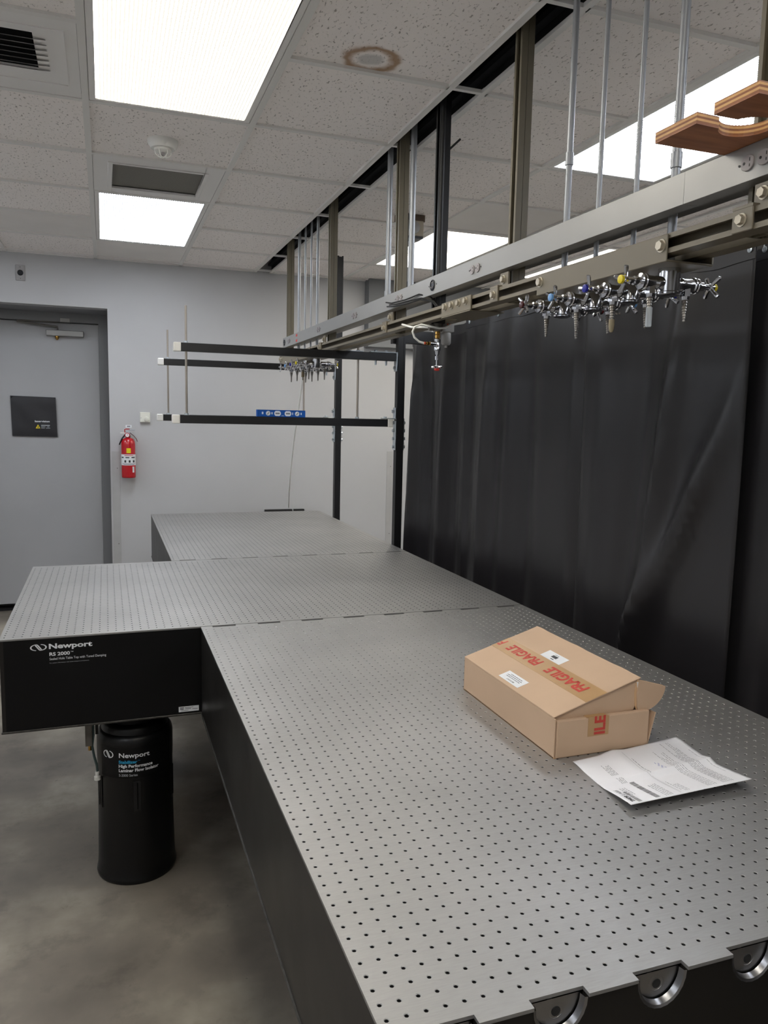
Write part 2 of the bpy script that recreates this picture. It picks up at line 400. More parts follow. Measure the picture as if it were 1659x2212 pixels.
build(MB().lathe([(.004, 0), (.016, .004), (.017, .014), (.008, .03), (.004, .034)], (-.635, 6.03, 2.207), (0, 0, -1), 14), 'adjust_knob', 'brass', cl, smooth=True)

# laser curtain cover over the door window
cv = MB(); nx, nz = 14, 12
def cvp(i, j):
    u, v = i/nx, j/nz; x = -.99+.33*u + .006*(1-v); z = 1.412+.316*v - .006*u
    e = min(u, 1-u, v, 1-v)
    return (x, 6.046 - .006*min(1, e*6) - .003*math.sin(u*9+v*7)*min(1, e*5), z)
cv.add([cvp(i, j) for j in range(nz+1) for i in range(nx+1)], [(j*(nx+1)+i, j*(nx+1)+i+1, (j+1)*(nx+1)+i+1, (j+1)*(nx+1)+i) for j in range(nz) for i in range(nx)])
cv.box(-.985, -.665, 6.046, 6.06, 1.416, 1.722)
mat('cover_cloth', (34, 33, 37), .55, bump=.1, bscale=300)
cover = thing('window_cover', 'black cloth cover with small yellow warning triangle on the grey door', 'cover', (-.825, 6.06, 1.41))
build(cv, 'cloth', 'cover_cloth', cover, smooth=True)
text('lettering', 'laservision', 'letter_white', cover, (-.817, 6.037, 1.524), (1, 0, 0), (0, 0, 1), width=.108, height=.013, bold=.03)
tri = MB().add([(-.812, 6.0364, 1.474), (-.778, 6.0364, 1.474), (-.795, 6.0364, 1.505)], [(0, 1, 2)])
build(tri, 'warning_triangle', 'label_yellow', cover)
build(MB().cyl((-.795, 6.0364, 1.484), (-.795, 6.0358, 1.484), .005, n=10), 'warning_mark', 'ink', cover)
ln = MB()
for z, a, b in ((1.498, -.772, -.708), (1.487, -.772, -.742), (1.487, -.728, -.712), (1.477, -.772, -.745), (1.477, -.738, -.706)):
    h = .0035 if z > 1.49 else .0018
    ln.box(a, b, 6.0358, 6.0366, z-h, z+h)
build(ln, 'fine_print', 'letter_grey', cover)

# ------------------------------------------------------------------ ceiling
LX = [XL, -1.5494, -.9398, -.3302, .2794, .858]
RX = [.976, 1.587, 2.1966, 2.8062, 3.4158, XR]
RY = [2.448+.6096*k for k in range(-9, 6)]      # ... 5.496
ceil = structure(build(MB().box(XL-.1, XR+.1, YF-.1, YB, 3.1, 3.14), 'ceiling', 'plenum_black'))
LIGHT_COLS = {XL: 'd', -.3302: 'a', 1.587: 'b', 2.8062: 'c'}
LIGHT_ROWS = [(-1.2096, .0096), (1.2288, 2.448), (3.6672, 4.8864)]
def is_light(x, y):
    return any(abs(x-c) < .01 for c in LIGHT_COLS) and any(a-.01 <= y < b-.01 for a, b in LIGHT_ROWS)
tee = MB()
def tee_bar(x0, x1, y0, y1):
    return build(MB().box(x0, x1, y0, y1, CZ, CZ+.012), 'ceiling_tee', 'tee', ceil)
for x in LX[1:-1]+RX[1:-1]: tee_bar(x-.012, x+.012, YF, YB)
for x in (LX[-1], RX[0]): tee_bar(x-.017 if x == LX[-1] else x-.006, x+.008 if x == LX[-1] else x+.017, YF, YB)
tee_bar(XL, XL+.02, YF, YB); tee_bar(XR-.02, XR, YF, YB)
for y in RY[1:]:
    for cols in (LX, RX):
        for a, b in zip(cols[:-1], cols[1:]):
            if any(abs(a-c) < .01 for c in LIGHT_COLS) and any(r0+.05 < y < r1-.05 for r0, r1 in LIGHT_ROWS): continue
            tee_bar(a+.012, b-.012, y-.012, y+.012)
    tee_bar(LX[-1]+.008, RX[0]-.006, y-.009, y+.009)
tee_bar(XL, LX[-1], YB-.02, YB); tee_bar(RX[0], XR, YB-.02, YB)
tiles = {}
def tile(w_, d_, m):
    k = (round(w_, 3), round(d_, 3), m)
    if k not in tiles:
        me = bpy.data.meshes.new('ceiling_tile'); b = MB().box(-w_/2, w_/2, -d_/2, d_/2, 0, .015)
        me.from_pydata(b.v, [], b.f); me.materials.append(MATS[m]); me.update(); tiles[k] = me
    return tiles[k]
VENTS = [(-.9398, 1.8384), (-.3302, 3.0576)]
for cols in (LX, RX):
    for a, b in zip(cols[:-1], cols[1:]):
        for y0, y1 in list(zip(RY[:-1], RY[1:]))+[(RY[-1], YB)]:
            if is_light(a, y0) or any(abs(a-v[0]) < .01 and abs(y0-v[1]) < .01 for v in VENTS): continue
            m = 'tile'
            if abs(a-.2794) < .01 and abs(y0-1.2288) < .01: m = 'tile_stained'
            if abs(a+.9398) < .01 and abs(y0-4.277) < .02: m = 'plain_tile'
            if abs(a-1.587) < .01 and abs(y0-3.0576) < .02: m = 'plain_tile'
            if abs(a+.3302) < .01 and y0 > 4.85: m = 'plain_tile'
            o = bpy.data.objects.new('ceiling_tile', tile(b-a-.012, y1-y0-.012, m)); COL.objects.link(o); o.parent = ceil
            o.location = ((a+b)/2+random.uniform(-.003, .003), (y0+y1)/2+random.uniform(-.003, .003), CZ+.009+random.uniform(-.001, .0025))
# slot above the service rack
sl = MB()
sl.box(LX[-1]-.02, LX[-1]-.012, YF, YB, CZ+.02, 3.1).box(RX[0]+.012, RX[0]+.02, YF, YB, CZ+.02, 3.1)
build(sl, 'slot_lining', 'plenum_black', ceil)
build(MB().box(RX[0]-.016, RX[0]+.012, YF, YB, CZ+.055, CZ+.075), 'slot_angle', 'plenum_metal', ceil)

# ------------------------------------------------------------------ ceiling lights
def ceiling_light(x0, y0, y1, warm, label, group=None):
    t = thing('ceiling_light', label, 'light', (x0+.3048, (y0+y1)/2, CZ), group)
    a, b, c, d = x0+.013, x0+.5966, y0+.013, y1-.013
    f = MB()
    for (p, q, r, s) in ((a, a+.022, c, d), (b-.022, b, c, d), (a+.022, b-.022, c, c+.022), (a+.022, b-.022, d-.022, d)):
        f.box(p, q, r, s, CZ+.001, CZ+.012)
    build(f, 'frame', 'vent_white', t, bevel=.002)
    build(MB().box(a+.022, b-.022, c+.022, d-.022, CZ+.004, CZ+.008), 'lens', 'lens_warm' if warm else 'lens_cool', t)
    build(MB().box(a, b, c, d, CZ+.013, CZ+.09), 'housing', 'vent_white', t)
    return t
ceiling_light(-.3302, *LIGHT_ROWS[1], True, 'warm white ribbed ceiling light beside the square louvred supply vent')
ceiling_light(-.3302, *LIGHT_ROWS[2], False, 'cool white ribbed ceiling light next to the dark return grille')
ceiling_light(-.3302, *LIGHT_ROWS[0], True, 'ribbed ceiling light over the open floor left of the near table')
ceiling_light(1.587, *LIGHT_ROWS[1], False, 'bright ceiling light behind the four conduits and plywood board')
ceiling_light(1.587, *LIGHT_ROWS[2], True, 'warm ceiling light behind the black cable post and small beige box')
ceiling_light(1.587, *LIGHT_ROWS[0], False, 'ceiling light above the curtain beyond the plywood board')
ceiling_light(2.8062, *LIGHT_ROWS[2], True, 'ceiling light seen as a strip between raceway and strut')
ceiling_light(2.8062, *LIGHT_ROWS[1], False, 'ceiling light beyond the curtain in the far aisle', 'lights behind the curtain')
ceiling_light(2.8062, *LIGHT_ROWS[0], False, 'ceiling light beyond the curtain in the far aisle', 'lights behind the curtain')
for r_ in LIGHT_ROWS: ceiling_light(XL, *r_, False, 'added unseen ceiling light along the left wall, brightening the floor', 'added lights along the left wall')  # unseen column of lamps, added to brighten the floor and walls

# ------------------------------------------------------------------ vents, detector, beige box
t = thing('supply_vent', 'square white ceiling vent with dark louvred opening and curved blades', 'vent', (-.635, 2.143, CZ))
a, b, c, d = -.9398+.013, -.3302-.013, 1.8384+.013, 2.448-.013
oa, ob, oc, od = -.80, -.470, 1.965, 2.235
f = MB()
for p, q, r, s in ((a, oa, c, d), (ob, b, c, d), (oa, ob, c, oc), (oa, ob, od, d)): f.box(p, q, r, s, CZ+.003, CZ+.009)
build(f, 'panel', 'vent_white', t)
fr_ = MB()
for p, q, r, s in ((oa-.11, oa-.106, oc-.04, od+.10), (ob+.086, ob+.09, oc-.04, od+.10), (oa-.11, ob+.09, oc-.044, oc-.04), (oa-.11, ob+.09, od+.10, od+.104)): fr_.box(p, q, r, s, CZ+.0005, CZ+.004)
build(fr_, 'raised_border', 'vent_white', t)
build(MB().box(oa, ob, oc, od, CZ+.07, CZ+.075).box(oa-.004, oa, oc, od, CZ+.009, CZ+.07).box(ob, ob+.004, oc, od, CZ+.009, CZ+.07).box(oa, ob, oc-.004, oc, CZ+.009, CZ+.07).box(oa, ob, od, od+.004, CZ+.009, CZ+.07), 'duct', 'vent_dark', t)
for k in range(7):
    y = oc+.03+k*.0385
    bl = MB(); n = 10
    for i in range(n):
        xa, xb = oa-.035+(ob-oa+.07)*i/n, oa-.035+(ob-oa+.07)*(i+1)/n
        ya, yb = [y - .006*max(0, (abs(x-(oa+ob)/2)-.165)/.035)**2 for x in (xa, xb)]
        bl.add([(xa, ya, CZ-.004), (xb, yb, CZ-.004), (xb, yb+.003, CZ-.003), (xa, ya+.003, CZ-.003), (xa, ya+.028, CZ+.0095), (xb, yb+.028, CZ+.0095)], [(0, 1, 2, 3), (3, 2, 5, 4), (0, 4, 5, 1)])
    build(bl, 'louvre_blade', 'vent_white', t)
t = thing('return_grille', 'white framed ceiling return grille with dark perforated face', 'vent', (-.0254, 3.362, CZ))
a, b, c, d = -.3302+.013, .2794-.013, 3.0576+.013, 3.6672-.013
ga, gb, gc, gd = -.232, .180, 3.165, 3.565
f = MB()
for p, q, r, s in ((a, ga, c, d), (gb, b, c, d), (ga, gb, c, gc), (ga, gb, gd, d)): f.box(p, q, r, s, CZ+.001, CZ+.009)
build(f, 'frame', 'vent_white', t, bevel=.0015)
f = MB()
for p, q, r, s in ((ga-.02, ga, gc-.02, gd+.02), (gb, gb+.02, gc-.02, gd+.02), (ga, gb, gc-.02, gc), (ga, gb, gd, gd+.02)): f.box(p, q, r, s, CZ-.003, CZ+.003)
build(f, 'inner_rim', 'vent_white', t, bevel=.0015)
build(MB().box(ga, gb, gc, gd, CZ+.012, CZ+.016), 'perforated_face', 'grille_grey', t)
# smoke detector
t = thing('smoke_detector', 'small round white smoke detector on ceiling tile', 'detector', (-.035, 2.79, CZ))
build(MB().lathe([(.062, -.009), (.062, .004), (.055, .018), (.05, .026)], (-.035, 2.79, CZ), (0, 0, -1), 32), 'base', 'white_plastic', t, smooth=True)
build(MB().lathe([(.036, .024), (.036, .034), (.028, .04)], (-.035, 2.79, CZ), (0, 0, -1), 28), 'sensor_ring', 'white_plastic', t, smooth=True)
cg = MB()
for k in range(6):
    q = k*PI/3
    p = lambda r, z: (-.035+r*math.cos(q), 2.79+r*math.sin(q), CZ-z)
    cg.tube([p(.034, .03), p(.031, .048), p(.018, .058), p(.0, .06)], .0022, 6)
build(cg, 'cage', 'white_plastic', t, smooth=True)
build(MB().cyl((-.035, 2.79, CZ-.04), (-.035, 2.79, CZ-.052), .007, n=10), 'sensor', 'outlet_grey', t)
# beige device hanging behind the conduits
t = thing('ceiling_box', 'small beige box with dark round lens hanging from the ceiling', 'box', (1.35, 3.47, CZ))
build(MB().box(1.27, 1.43, 3.44, 3.51, CZ-.03, CZ+.009), 'mount', 'box_brown', t, bevel=.003)
build(MB().box(1.28, 1.415, 3.42, 3.50, CZ-.115, CZ-.03), 'body', 'beige_box', t, bevel=.004)
build(MB().lathe([(.034, 0), (.034, .006), (.026, .007)], (1.355, 3.42, CZ-.068), (0, -1, 0), 24), 'lens', 'alu', t, smooth=True)
build(MB().box(1.285, 1.41, 3.418, 3.50, CZ-.128, CZ-.115), 'base', 'outlet_black', t)

# ------------------------------------------------------------------ optical tables
P = .0254; TZ = .91; TW = 1.2146; TH = .303
def hole_plate(x0, y0, nx, ny, r_out, r_in, fine, name, parent, flip=False):
    ang = np.arange(8)*PI/4
    h = P/2
    sq = np.array([(h, 0), (h, h), (0, h), (-h, h), (-h, 0), (-h, -h), (0, -h), (h, -h)])
    oc = np.stack([np.cos(ang), np.sin(ang)], 1)
    rings = [(sq, 0.0), (oc*r_out, 0.0)]
    if fine: rings += [(oc*r_in, -.0009), (oc*r_in, -.009)]
    else: rings += [(oc*r_out, -.008)]
    tv = np.concatenate([np.concatenate([a, np.full((8, 1), z)], 1) for a, z in rings])
    nr = len(rings); q = []
    for k in range(nr-1):
        for i in range(8):
            j = (i+1) % 8; q.append((k*8+i, k*8+j, (k+1)*8+j, (k+1)*8+i))
    q += [((nr-1)*8+0, (nr-1)*8+1, (nr-1)*8+2, (nr-1)*8+3), ((nr-1)*8+3, (nr-1)*8+4, (nr-1)*8+7, (nr-1)*8+0), ((nr-1)*8+4, (nr-1)*8+5, (nr-1)*8+6, (nr-1)*8+7)]
    q = np.array(q)
    mi = np.zeros(len(q), int); mi[8*(nr-2)+(0 if True else 0):] = 1
    if fine: mi[8:16] = 0
    gx, gy = np.meshgrid(x0+h+P*np.arange(nx), y0+h+P*np.arange(ny)); c = np.stack([gx.ravel(), gy.ravel(), np.full(gx.size, TZ)], 1)
    V = (tv[None]+c[:, None]).reshape(-1, 3); F = (q[None]+(np.arange(len(c))*len(tv))[:, None, None]).reshape(-1, 4)
    me = bpy.data.meshes.new(name); me.vertices.add(len(V)); me.vertices.foreach_set('co', V.ravel().astype(np.float32))
    me.loops.add(F.size); me.loops.foreach_set('vertex_index', F.ravel().astype(np.int32))
    me.polygons.add(len(F)); me.polygons.foreach_set('loop_start', (np.arange(len(F))*4).astype(np.int32))
    me.materials.append(MATS['table_steel']); me.materials.append(MATS['hole_shade' if fine else 'hole_shade_grey'])
    me.polygons.foreach_set('material_index', np.tile(mi, len(c)).astype(np.int32))
    me.polygons.foreach_set('use_smooth', np.zeros(len(F), bool))
    me.update(calc_edges=True); me.validate()
    o = bpy.data.objects.new(name, me); COL.objects.link(o); o.parent = parent
    o.matrix_parent_inverse = Matrix.Translation(wloc(parent)).inverted()
    return o
CUPS = [.0762+.1524*k for k in range(8)]
CR = .039
def cup_panel(xa, xb, y0, y1, z0, z1):
    poly = [(xa, z0), (xb, z0), (xb, z1)]
    for cx in reversed([c for c in CUPS if xa < c < xb]):
        poly.append((cx+CR, z1))
        for k in range(1, 12):
            a_ = PI*k/12; poly.append((cx+CR*math.cos(a_), z1-(CR+.006)*math.sin(a_)))
        poly.append((cx-CR, z1))
    poly.append((xa, z1))
    return MB().prism(poly, y0, y1, 'y')
def optical_table(label, x0, x1, y0, y1, front_cups, back_cups, fine, long_x, ybase):
    t = thing('optical_table', label, 'table', ((x0+x1)/2, (y0+y1)/2, TZ-TH))
    nx = int((x1-x0)/P+1e-6); ny = int((y1-y0-2*ybase)/P+1e-6)
    ys = y0+ybase; ye = ys+ny*P; xe = x0+nx*P
    plate = hole_plate(x0, ys, nx, ny, 0.0037 if fine else .0029, .0028, fine, 'top_plate', t)
    # solid margins of the steel skin and its visible edge
    e = MB()
    def strip(ya, yb, cups, outer_first):
        xs = [x0]
        if cups:
            for c_ in CUPS: xs += [c_-CR, c_+CR]
        xs.append(x1)
        for i in range(len(xs)-1):
            notch = cups and i % 2 == 1
            if outer_first: e.box(xs[i], xs[i+1], ya+(.014 if notch else 0), yb, TZ-.005, TZ)
            else: e.box(xs[i], xs[i+1], ya, yb-(.014 if notch else 0), TZ-.005, TZ)
    strip(y0, ys, front_cups, True); strip(ye, y1, back_cups, False)
    if xe < x1-1e-4: e.box(xe, x1, ys, ye, TZ-.005, TZ)
    e.box(x0, x0+.0006, ys, ye, TZ-.005, TZ-.0001)
    build(e, 'top_edge', 'table_steel', t, normals=False)
    zt, zb = TZ-.005, TZ-TH+.006
    build(MB().box(x0+.001, x0+.012, y0+.002, y1-.002, zb, zt-.0005), 'side_panel', 'black_side', t)
    build(MB().box(x1-.012, x1-.001, y0+.002, y1-.002, zb, zt-.0005), 'side_panel', 'black_side', t)
    for cups, ya, yb, s in ((front_cups, y0+.002, y0+.014, -1), (back_cups, y1-.014, y1-.002, 1)):
        p = cup_panel(x0+.012, x1-.012, ya, yb, zb, zt-.0005) if cups else MB().box(x0+.012, x1-.012, ya, yb, zb, zt-.0005)
        pan = build(p, 'end_panel', 'black_side' if fine else 'black_paint', t)
        if cups:
            yo = ya if s < 0 else yb; d = Vector((0, -s, 0))
            for c_ in CUPS:
                m_ = MB(); n = 24; base = Vector((c_, yo, TZ-.006))
                rings = [(CR, 0), (CR-.004, .001), (CR-.006, .009), (.016, .0115), (.0095, .011), (.007, .016), (.006, .026)]
                vs = []
                for r_, dd in rings:
                    for k in range(n+1):
                        a_ = PI*k/n; vs.append(base+d*dd+Vector((r_*math.cos(a_), 0, -r_*1.15*math.sin(a_) if r_ > .02 else -.016+r_*math.sin(2*a_)*1.0)) if r_ > .02 else base+d*dd+Vector((r_*math.cos(2*a_+PI), 0, -.018+r_*math.sin(2*a_+PI))))
                fs = [(j*(n+1)+k, j*(n+1)+k+1, (j+1)*(n+1)+k+1, (j+1)*(n+1)+k) for j in (0, 1, 3, 4, 5) if j != 2 for k in range(n)]
                m_.add(vs, fs)
                # flat floor of the cup
                m_.add([base+d*.0112+Vector((0, 0, 0))]+[base+d*.0112+Vector(((CR-.005)*math.cos(PI*k/n), 0, -(CR-.005)*1.15*math.sin(PI*k/n))) for k in range(n+1)], [(0, k+1, k+2) for k in range(n)])
                cu_ = build(m_, 'joining_cup', 'bare_steel', pan, smooth=True, normals=False)
                build(MB().cyl(base+d*.0105+Vector((0, 0, -.018)), base+d*.0112+Vector((0, 0, -.018)), .0065, n=14), 'bolt_hole', 'hole_shade', cu_)
    build(MB().box(x0-.002, x1+.0, y0-.002, y1, TZ-TH, zb), 'bottom_plate', 'plate_edge', t, bevel=.001)
    return t
t_near = optical_table('steel optical table with round joining cups along its end, holding the cardboard box', 0, TW, 0, 1.8288, True, True, True, False, P)
Y2 = 1.834
t_mid = optical_table('steel optical table set crosswise, its black face lettered in white', -.6096, TW, Y2, Y2+1.2146, False, False, False, True, .0127)
Y3 = 3.054
t_far = optical_table('steel optical table under the cantilever arms, end towards the grey wall', 0, TW, Y3, Y3+1.8288, True, False, False, False, P)

# lettering on the crosswise table
def np_logo(parent, fn, name='emblem', m='letter_white'):
    """two hooked bands leaning through an oval"""
    mb = MB()
    def band(pts, wd):
        k = len(pts); vs = []
        for i, p in enumerate(pts):
            d = np.array(pts[min(i+1, k-1)])-np.array(pts[max(i-1, 0)]); d = d/np.linalg.norm(d); n_ = np.array((-d[1], d[0]))*wd/2
            w_ = wd
            vs += [fn(*(np.array(p)+n_)), fn(*(np.array(p)-n_))]
        mb.add(vs, [(2*i, 2*i+1, 2*i+3, 2*i+2) for i in range(k-1)])
    def arc(cx, cy, rx, ry, a0, a1, n=14): return [(cx+rx*math.cos(a0+(a1-a0)*i/n), cy+ry*math.sin(a0+(a1-a0)*i/n)) for i in range(n+1)]
    L_ = arc(.40, .5, .40, .45, math.radians(262), math.radians(92), 20) + [(.46, .82), (.70, .14)]
    R_ = [(1-x, 1-y) for x, y in L_]
    band(L_, .10); band(R_, .10)
    return build(mb, name, m, parent, normals=False)
yf = Y2+.0013
np_logo(t_mid, lambda a, b: (-.520+.044*a, yf, .8675+.021*b))
text('lettering', 'Newport', 'letter_white', t_mid, (-.468, yf, .8715), (1, 0, 0), (0, 0, 1), width=.128, height=.0165, bold=.034)
text('lettering', 'RS 2000', 'letter_white', t_mid, (-.467, yf, .8485), (1, 0, 0), (0, 0, 1), width=.060, height=.0112, bold=.028)
text('lettering', 'TM', 'letter_white', t_mid, (-.405, yf, .856), (1, 0, 0), (0, 0, 1), width=.008, height=.0035, bold=.01)
text('lettering', 'Sealed Hole Table Top with Tuned Damping', 'letter_white', t_mid, (-.467, yf, .8345), (1, 0, 0), (0, 0, 1), width=.168, height=.0080)
text('lettering', 'For patent information visit www.newport.com/patents', 'letter_grey', t_mid, (-.467, yf, .8235), (1, 0, 0), (0, 0, 1), width=.116, height=.0034)
stk = build(MB().box(-.074, -.008, yf-.0006, yf+.001, .6195, .6375), 'sticker', 'label_white', t_mid)
ln = MB()
for a, b, z, h in ((-.070, -.057, .6335, .0013), (-.070, -.058, .6285, .0012), (-.054, -.026, .6338, .0006), (-.053, -.034, .6295, .0008), (-.030, -.012, .6272, .0007), (-.066, -.042, .6238, .0006)):
    ln.box(a, b, yf-.0009, yf-.0004, z-h, z+h)
build(ln, 'print', 'ink', stk)

# ------------------------------------------------------------------ isolator columns
def isolator():
    c = (0, 0, 0); t = thing('vibration_isolator', 'black isolator column lettered in white and blue under the overhanging table end', 'isolator', (0, 0, 0))
    prof = [(.134, .0), (.1365, .008), (.1355, .016), (.1325, .022), (.1305, .06), (.1275, .22), (.1265, .40), (.128, .44), (.128, .5), (.124, .518), (.118, .524), (.113, .527)]
    build(MB().lathe(prof, c, n=56), 'housing', 'black_plastic', t, smooth=True)
    build(MB().lathe([(.113, .525), (.110, .545), (.104, .552), (.096, .555)], c, n=48), 'collar', 'black_plastic', t, smooth=True)
    build(MB().lathe([(.086, .553), (.086, .575), (.080, .58), (.075, .6075)], c, n=40), 'piston', 'black_paint', t, smooth=True)
    # recessed grips: dark slot frames standing slightly proud
    def curved(a0, a1, z0, z1, r0, r1, mb, n=6):
        vs = []
        for r in (r0, r1):
            for i in range(n+1):
                a = a0+(a1-a0)*i/n
                for z in (z0, z1): vs.append((r*math.sin(a), -r*math.cos(a), z))
        k = 2*(n+1); fs = []
        for i in range(n):
            fs += [(2*i, 2*i+2, 2*i+3, 2*i+1), (k+2*i, k+2*i+1, k+2*i+3, k+2*i+2), (2*i, k+2*i, k+2*i+2, 2*i+2), (2*i+1, 2*i+3, k+2*i+3, k+2*i+1)]
        fs += [(0, 1, k+1, k), (2*n, k+2*n, k+2*n+1, 2*n+1)]
        mb.add(vs, fs); return mb
    for a in (0, -1.18, 1.25):
        sl_ = curved(a-.105, a+.105, .265, .372, .12, .1280, MB())
        g = build(sl_, 'grip_slot', 'black_rubber', t, smooth=True)
        rb = MB()
        rb.tube([(.1265*math.sin(a), -.1265*math.cos(a), .272), (.1265*math.sin(a), -.1265*math.cos(a), .366)], .004, 8)
        curved(a-.108, a-.092, .262, .374, .124, .1296, rb, 2); curved(a+.092, a+.108, .262, .374, .124, .1296, rb, 2)
        build(rb, 'grip_rib', 'black_plastic', g, smooth=True)
    r = .1296
    def on(a0, z0):
        return lambda x, z: (r*math.sin(a0+x/r), -r*math.cos(a0+x/r), z0+z)
    build(curved(-1.05, 1.05, .384, .492, .126, .1288, MB(), 20), 'label_band', 'black_paint', t, smooth=True)
    lg = on(-.93, .452)
    np_logo(t, lambda a, b: lg(.040*a, .026*b))
    for body, m, a0, z0, wd, h, bo in (('Newport', 'letter_white', -.45, .4575, .102, .0165, .02), ('Stabilizer', 'letter_blue', -.46, .437, .062, .0108, .035), ('TM', 'letter_blue', .03, .444, .007, .003, .0),
                                   ('High Performance', 'letter_white', -.46, .4225, .113, .0108, .035), ('Laminar Flow Isolator', 'letter_white', -.46, .4072, .136, .0108, .035), ('S-2000 Series', 'letter_grey', -.46, .391, .062, .0090, .012)):
        text('lettering', body, m, t, (0, 0, 0), (1, 0, 0), (0, 0, 1), width=wd, height=h, bold=bo, fn=on(a0, z0))
    return t
iso = isolator(); iso.location = (-.21, 2.015, 0)
# levelling arm and its hose belong to the visible column
def wpart(mb, name, m, parent, **k):
    o = build(mb, name, m, None, **k); o.parent = parent; return o
base_iso = iso
others = []
for x, y in ((.34, .3), (.87, .3), (.34, 1.5), (.87, 1.5), (.9, 2.05), (.9, 2.8), (-.2, 2.8), (.34, 3.4), (.87, 3.4), (.34, 4.5), (.87, 4.5)):
    others.append(place(iso, (x, y, 0), 'black isolator column hidden in the shade beneath a table', 'isolators under the tables'))
ox, oy = .21, -2.015
def L3(x, y, z): return (x+ox, y+oy, z)
arm = wpart(MB().box(-.372+ox, -.350+ox, 1.94+oy, 1.955+oy, .492, .6068), 'levelling_arm', 'bracket_grey', iso, bevel=.001)
wpart(MB().box(-.345+ox, -.322+ox, 1.945+oy, 1.96+oy, .568, .588).box(-.340+ox, -.330+ox, 1.945+oy, 1.955+oy, .53, .6068), 'levelling_valve', 'black_rubber', iso)
wpart(MB().cyl(L3(-.358, 1.947, .492), L3(-.358, 1.947, .476), .006, n=8), 'hose_fitting', 'brass', iso, smooth=True)
wpart(MB().tube([L3(-.347, 1.947, .60), L3(-.346, 1.947, .53), L3(-.351, 1.947, .49), L3(-.345, 1.947, .45), L3(-.338, 1.947, .42), L3(-.336, 1.947, .395)], .0042, 8), 'air_hose', 'hose_green', iso, smooth=True)
wpart(MB().lathe([(.006, 0), (.007, .003), (.0065, .014), (.011, .018), (.011, .03), (.008, .031)], L3(-.337, 1.947, .398), (0, 0, -1), 12), 'hose_plug', 'white_plastic', iso, smooth=True)

# ------------------------------------------------------------------ overhead service rack
XF, XB, XC = .847, .885, .905
POSTS = [.462, 1.42, 2.42, 3.478, 4.515]
CLAMP_Y = [.449, 1.438, 2.435, 3.498, 4.53]
SZ = 1.996
rack = thing('service_rack', 'tan painted strut rack hanging from the ceiling slot over the tables', 'rack', (XC, 2.45, 1.98))
for y in POSTS:
    po = strut_poly(0, 0, .0413, .0199)
    # two shallow channels back to back, open sides facing left and right
    a_ = MB().prism([(XC-.0206+p[0], y+p[1]) for p in po], 1.976, 3.1, 'z'); a_.prism([(XC+.0206-p[0], y+p[1]) for p in po], 1.976, 3.1, 'z')
    post = build(a_, 'post', 'tan_post', rack)
YE = 4.56; YN = -.9
build(MB().prism(strut_poly(XF, SZ), YN, YE, 'y'), 'strut', 'tan_paint', rack)
build(MB().prism(strut_poly(XC+.058, SZ, sgn=-1), YN, YE, 'y'), 'strut', 'tan_paint', rack)
def plate_bracket(y, z0, z1, wd, bolts, name='splice_plate'):
    m_ = MB().box(XF-.006, XF, y-wd/2, y+wd/2, z0, z1)
    o = build(m_, name, 'tan_paint', rack, bevel=.0015)
    for by, bz in bolts:
        k = MB(); k.cyl((XF-.006, by, bz), (XF-.008, by, bz), .0125, n=18); k.hexbolt((XF-.008, by, bz), (-1, 0, 0), .0098, .008)
        build(k, 'bolt', 'tan_bolt', o)
    return o
for y in [c-.02 for c in CLAMP_Y]:
    # stepped clamp: wraps the strut and bolts to the post
    o = plate_bracket(y+.02, SZ-.0215, SZ+.0215, .05, [(y+.02, SZ)], 'clamp')
    build(MB().box(XF-.006, XB, y-.005, y+.045, SZ+.0207, SZ+.026), 'clamp_top', 'tan_paint', o)
    build(MB().box(XB-.028, XB-.022, y-.04, y+.01, SZ+.022, SZ+.062), 'clamp_tab', 'tan_paint', o)
    k = MB(); k.cyl((XB-.028, y-.012, SZ+.043), (XB-.03, y-.012, SZ+.043), .0125, n=18); k.hexbolt((XB-.03, y-.012, SZ+.043), (-1, 0, 0), .0098, .008)
    build(k, 'bolt', 'tan_bolt', o)
build_cl = plate_bracket(1.715, SZ-.024, SZ+.024, .235, [(1.715-.083+.055*i, SZ+.008) for i in range(4)])
build(MB().box(XF-.006, XC+.062, 1.60, 1.83, SZ-.027, SZ-.024), 'plate_flange', 'tan_paint', build_cl)
def service_plate(y0, y1):
    m_ = MB().box(XF-.005, XF-.001, y0, y1, SZ-.034, SZ+.0185)
    m_.box(XF-.005, XC+.062, y0, y1, SZ-.038, SZ-.034)
    o = build(m_, 'service_plate', 'tan_paint', rack, bevel=.0015)
    build(MB().box(XC+.058, XC+.062, y0, y1, SZ-.034, SZ+.0185), 'plate_return', 'tan_paint', o)
    for by in (y0+.018, y1-.018):
        k = MB(); k.hexbolt((XF-.005, by, SZ-.003), (-1, 0, 0), .0112, .009); k.cyl((XF-.005, by, SZ-.003), (XF-.0065, by, SZ-.003), .014, n=18)
        build(k, 'bolt', 'tan_bolt', o)
service_plate(.655, 1.185); service_plate(3.72, 4.50)

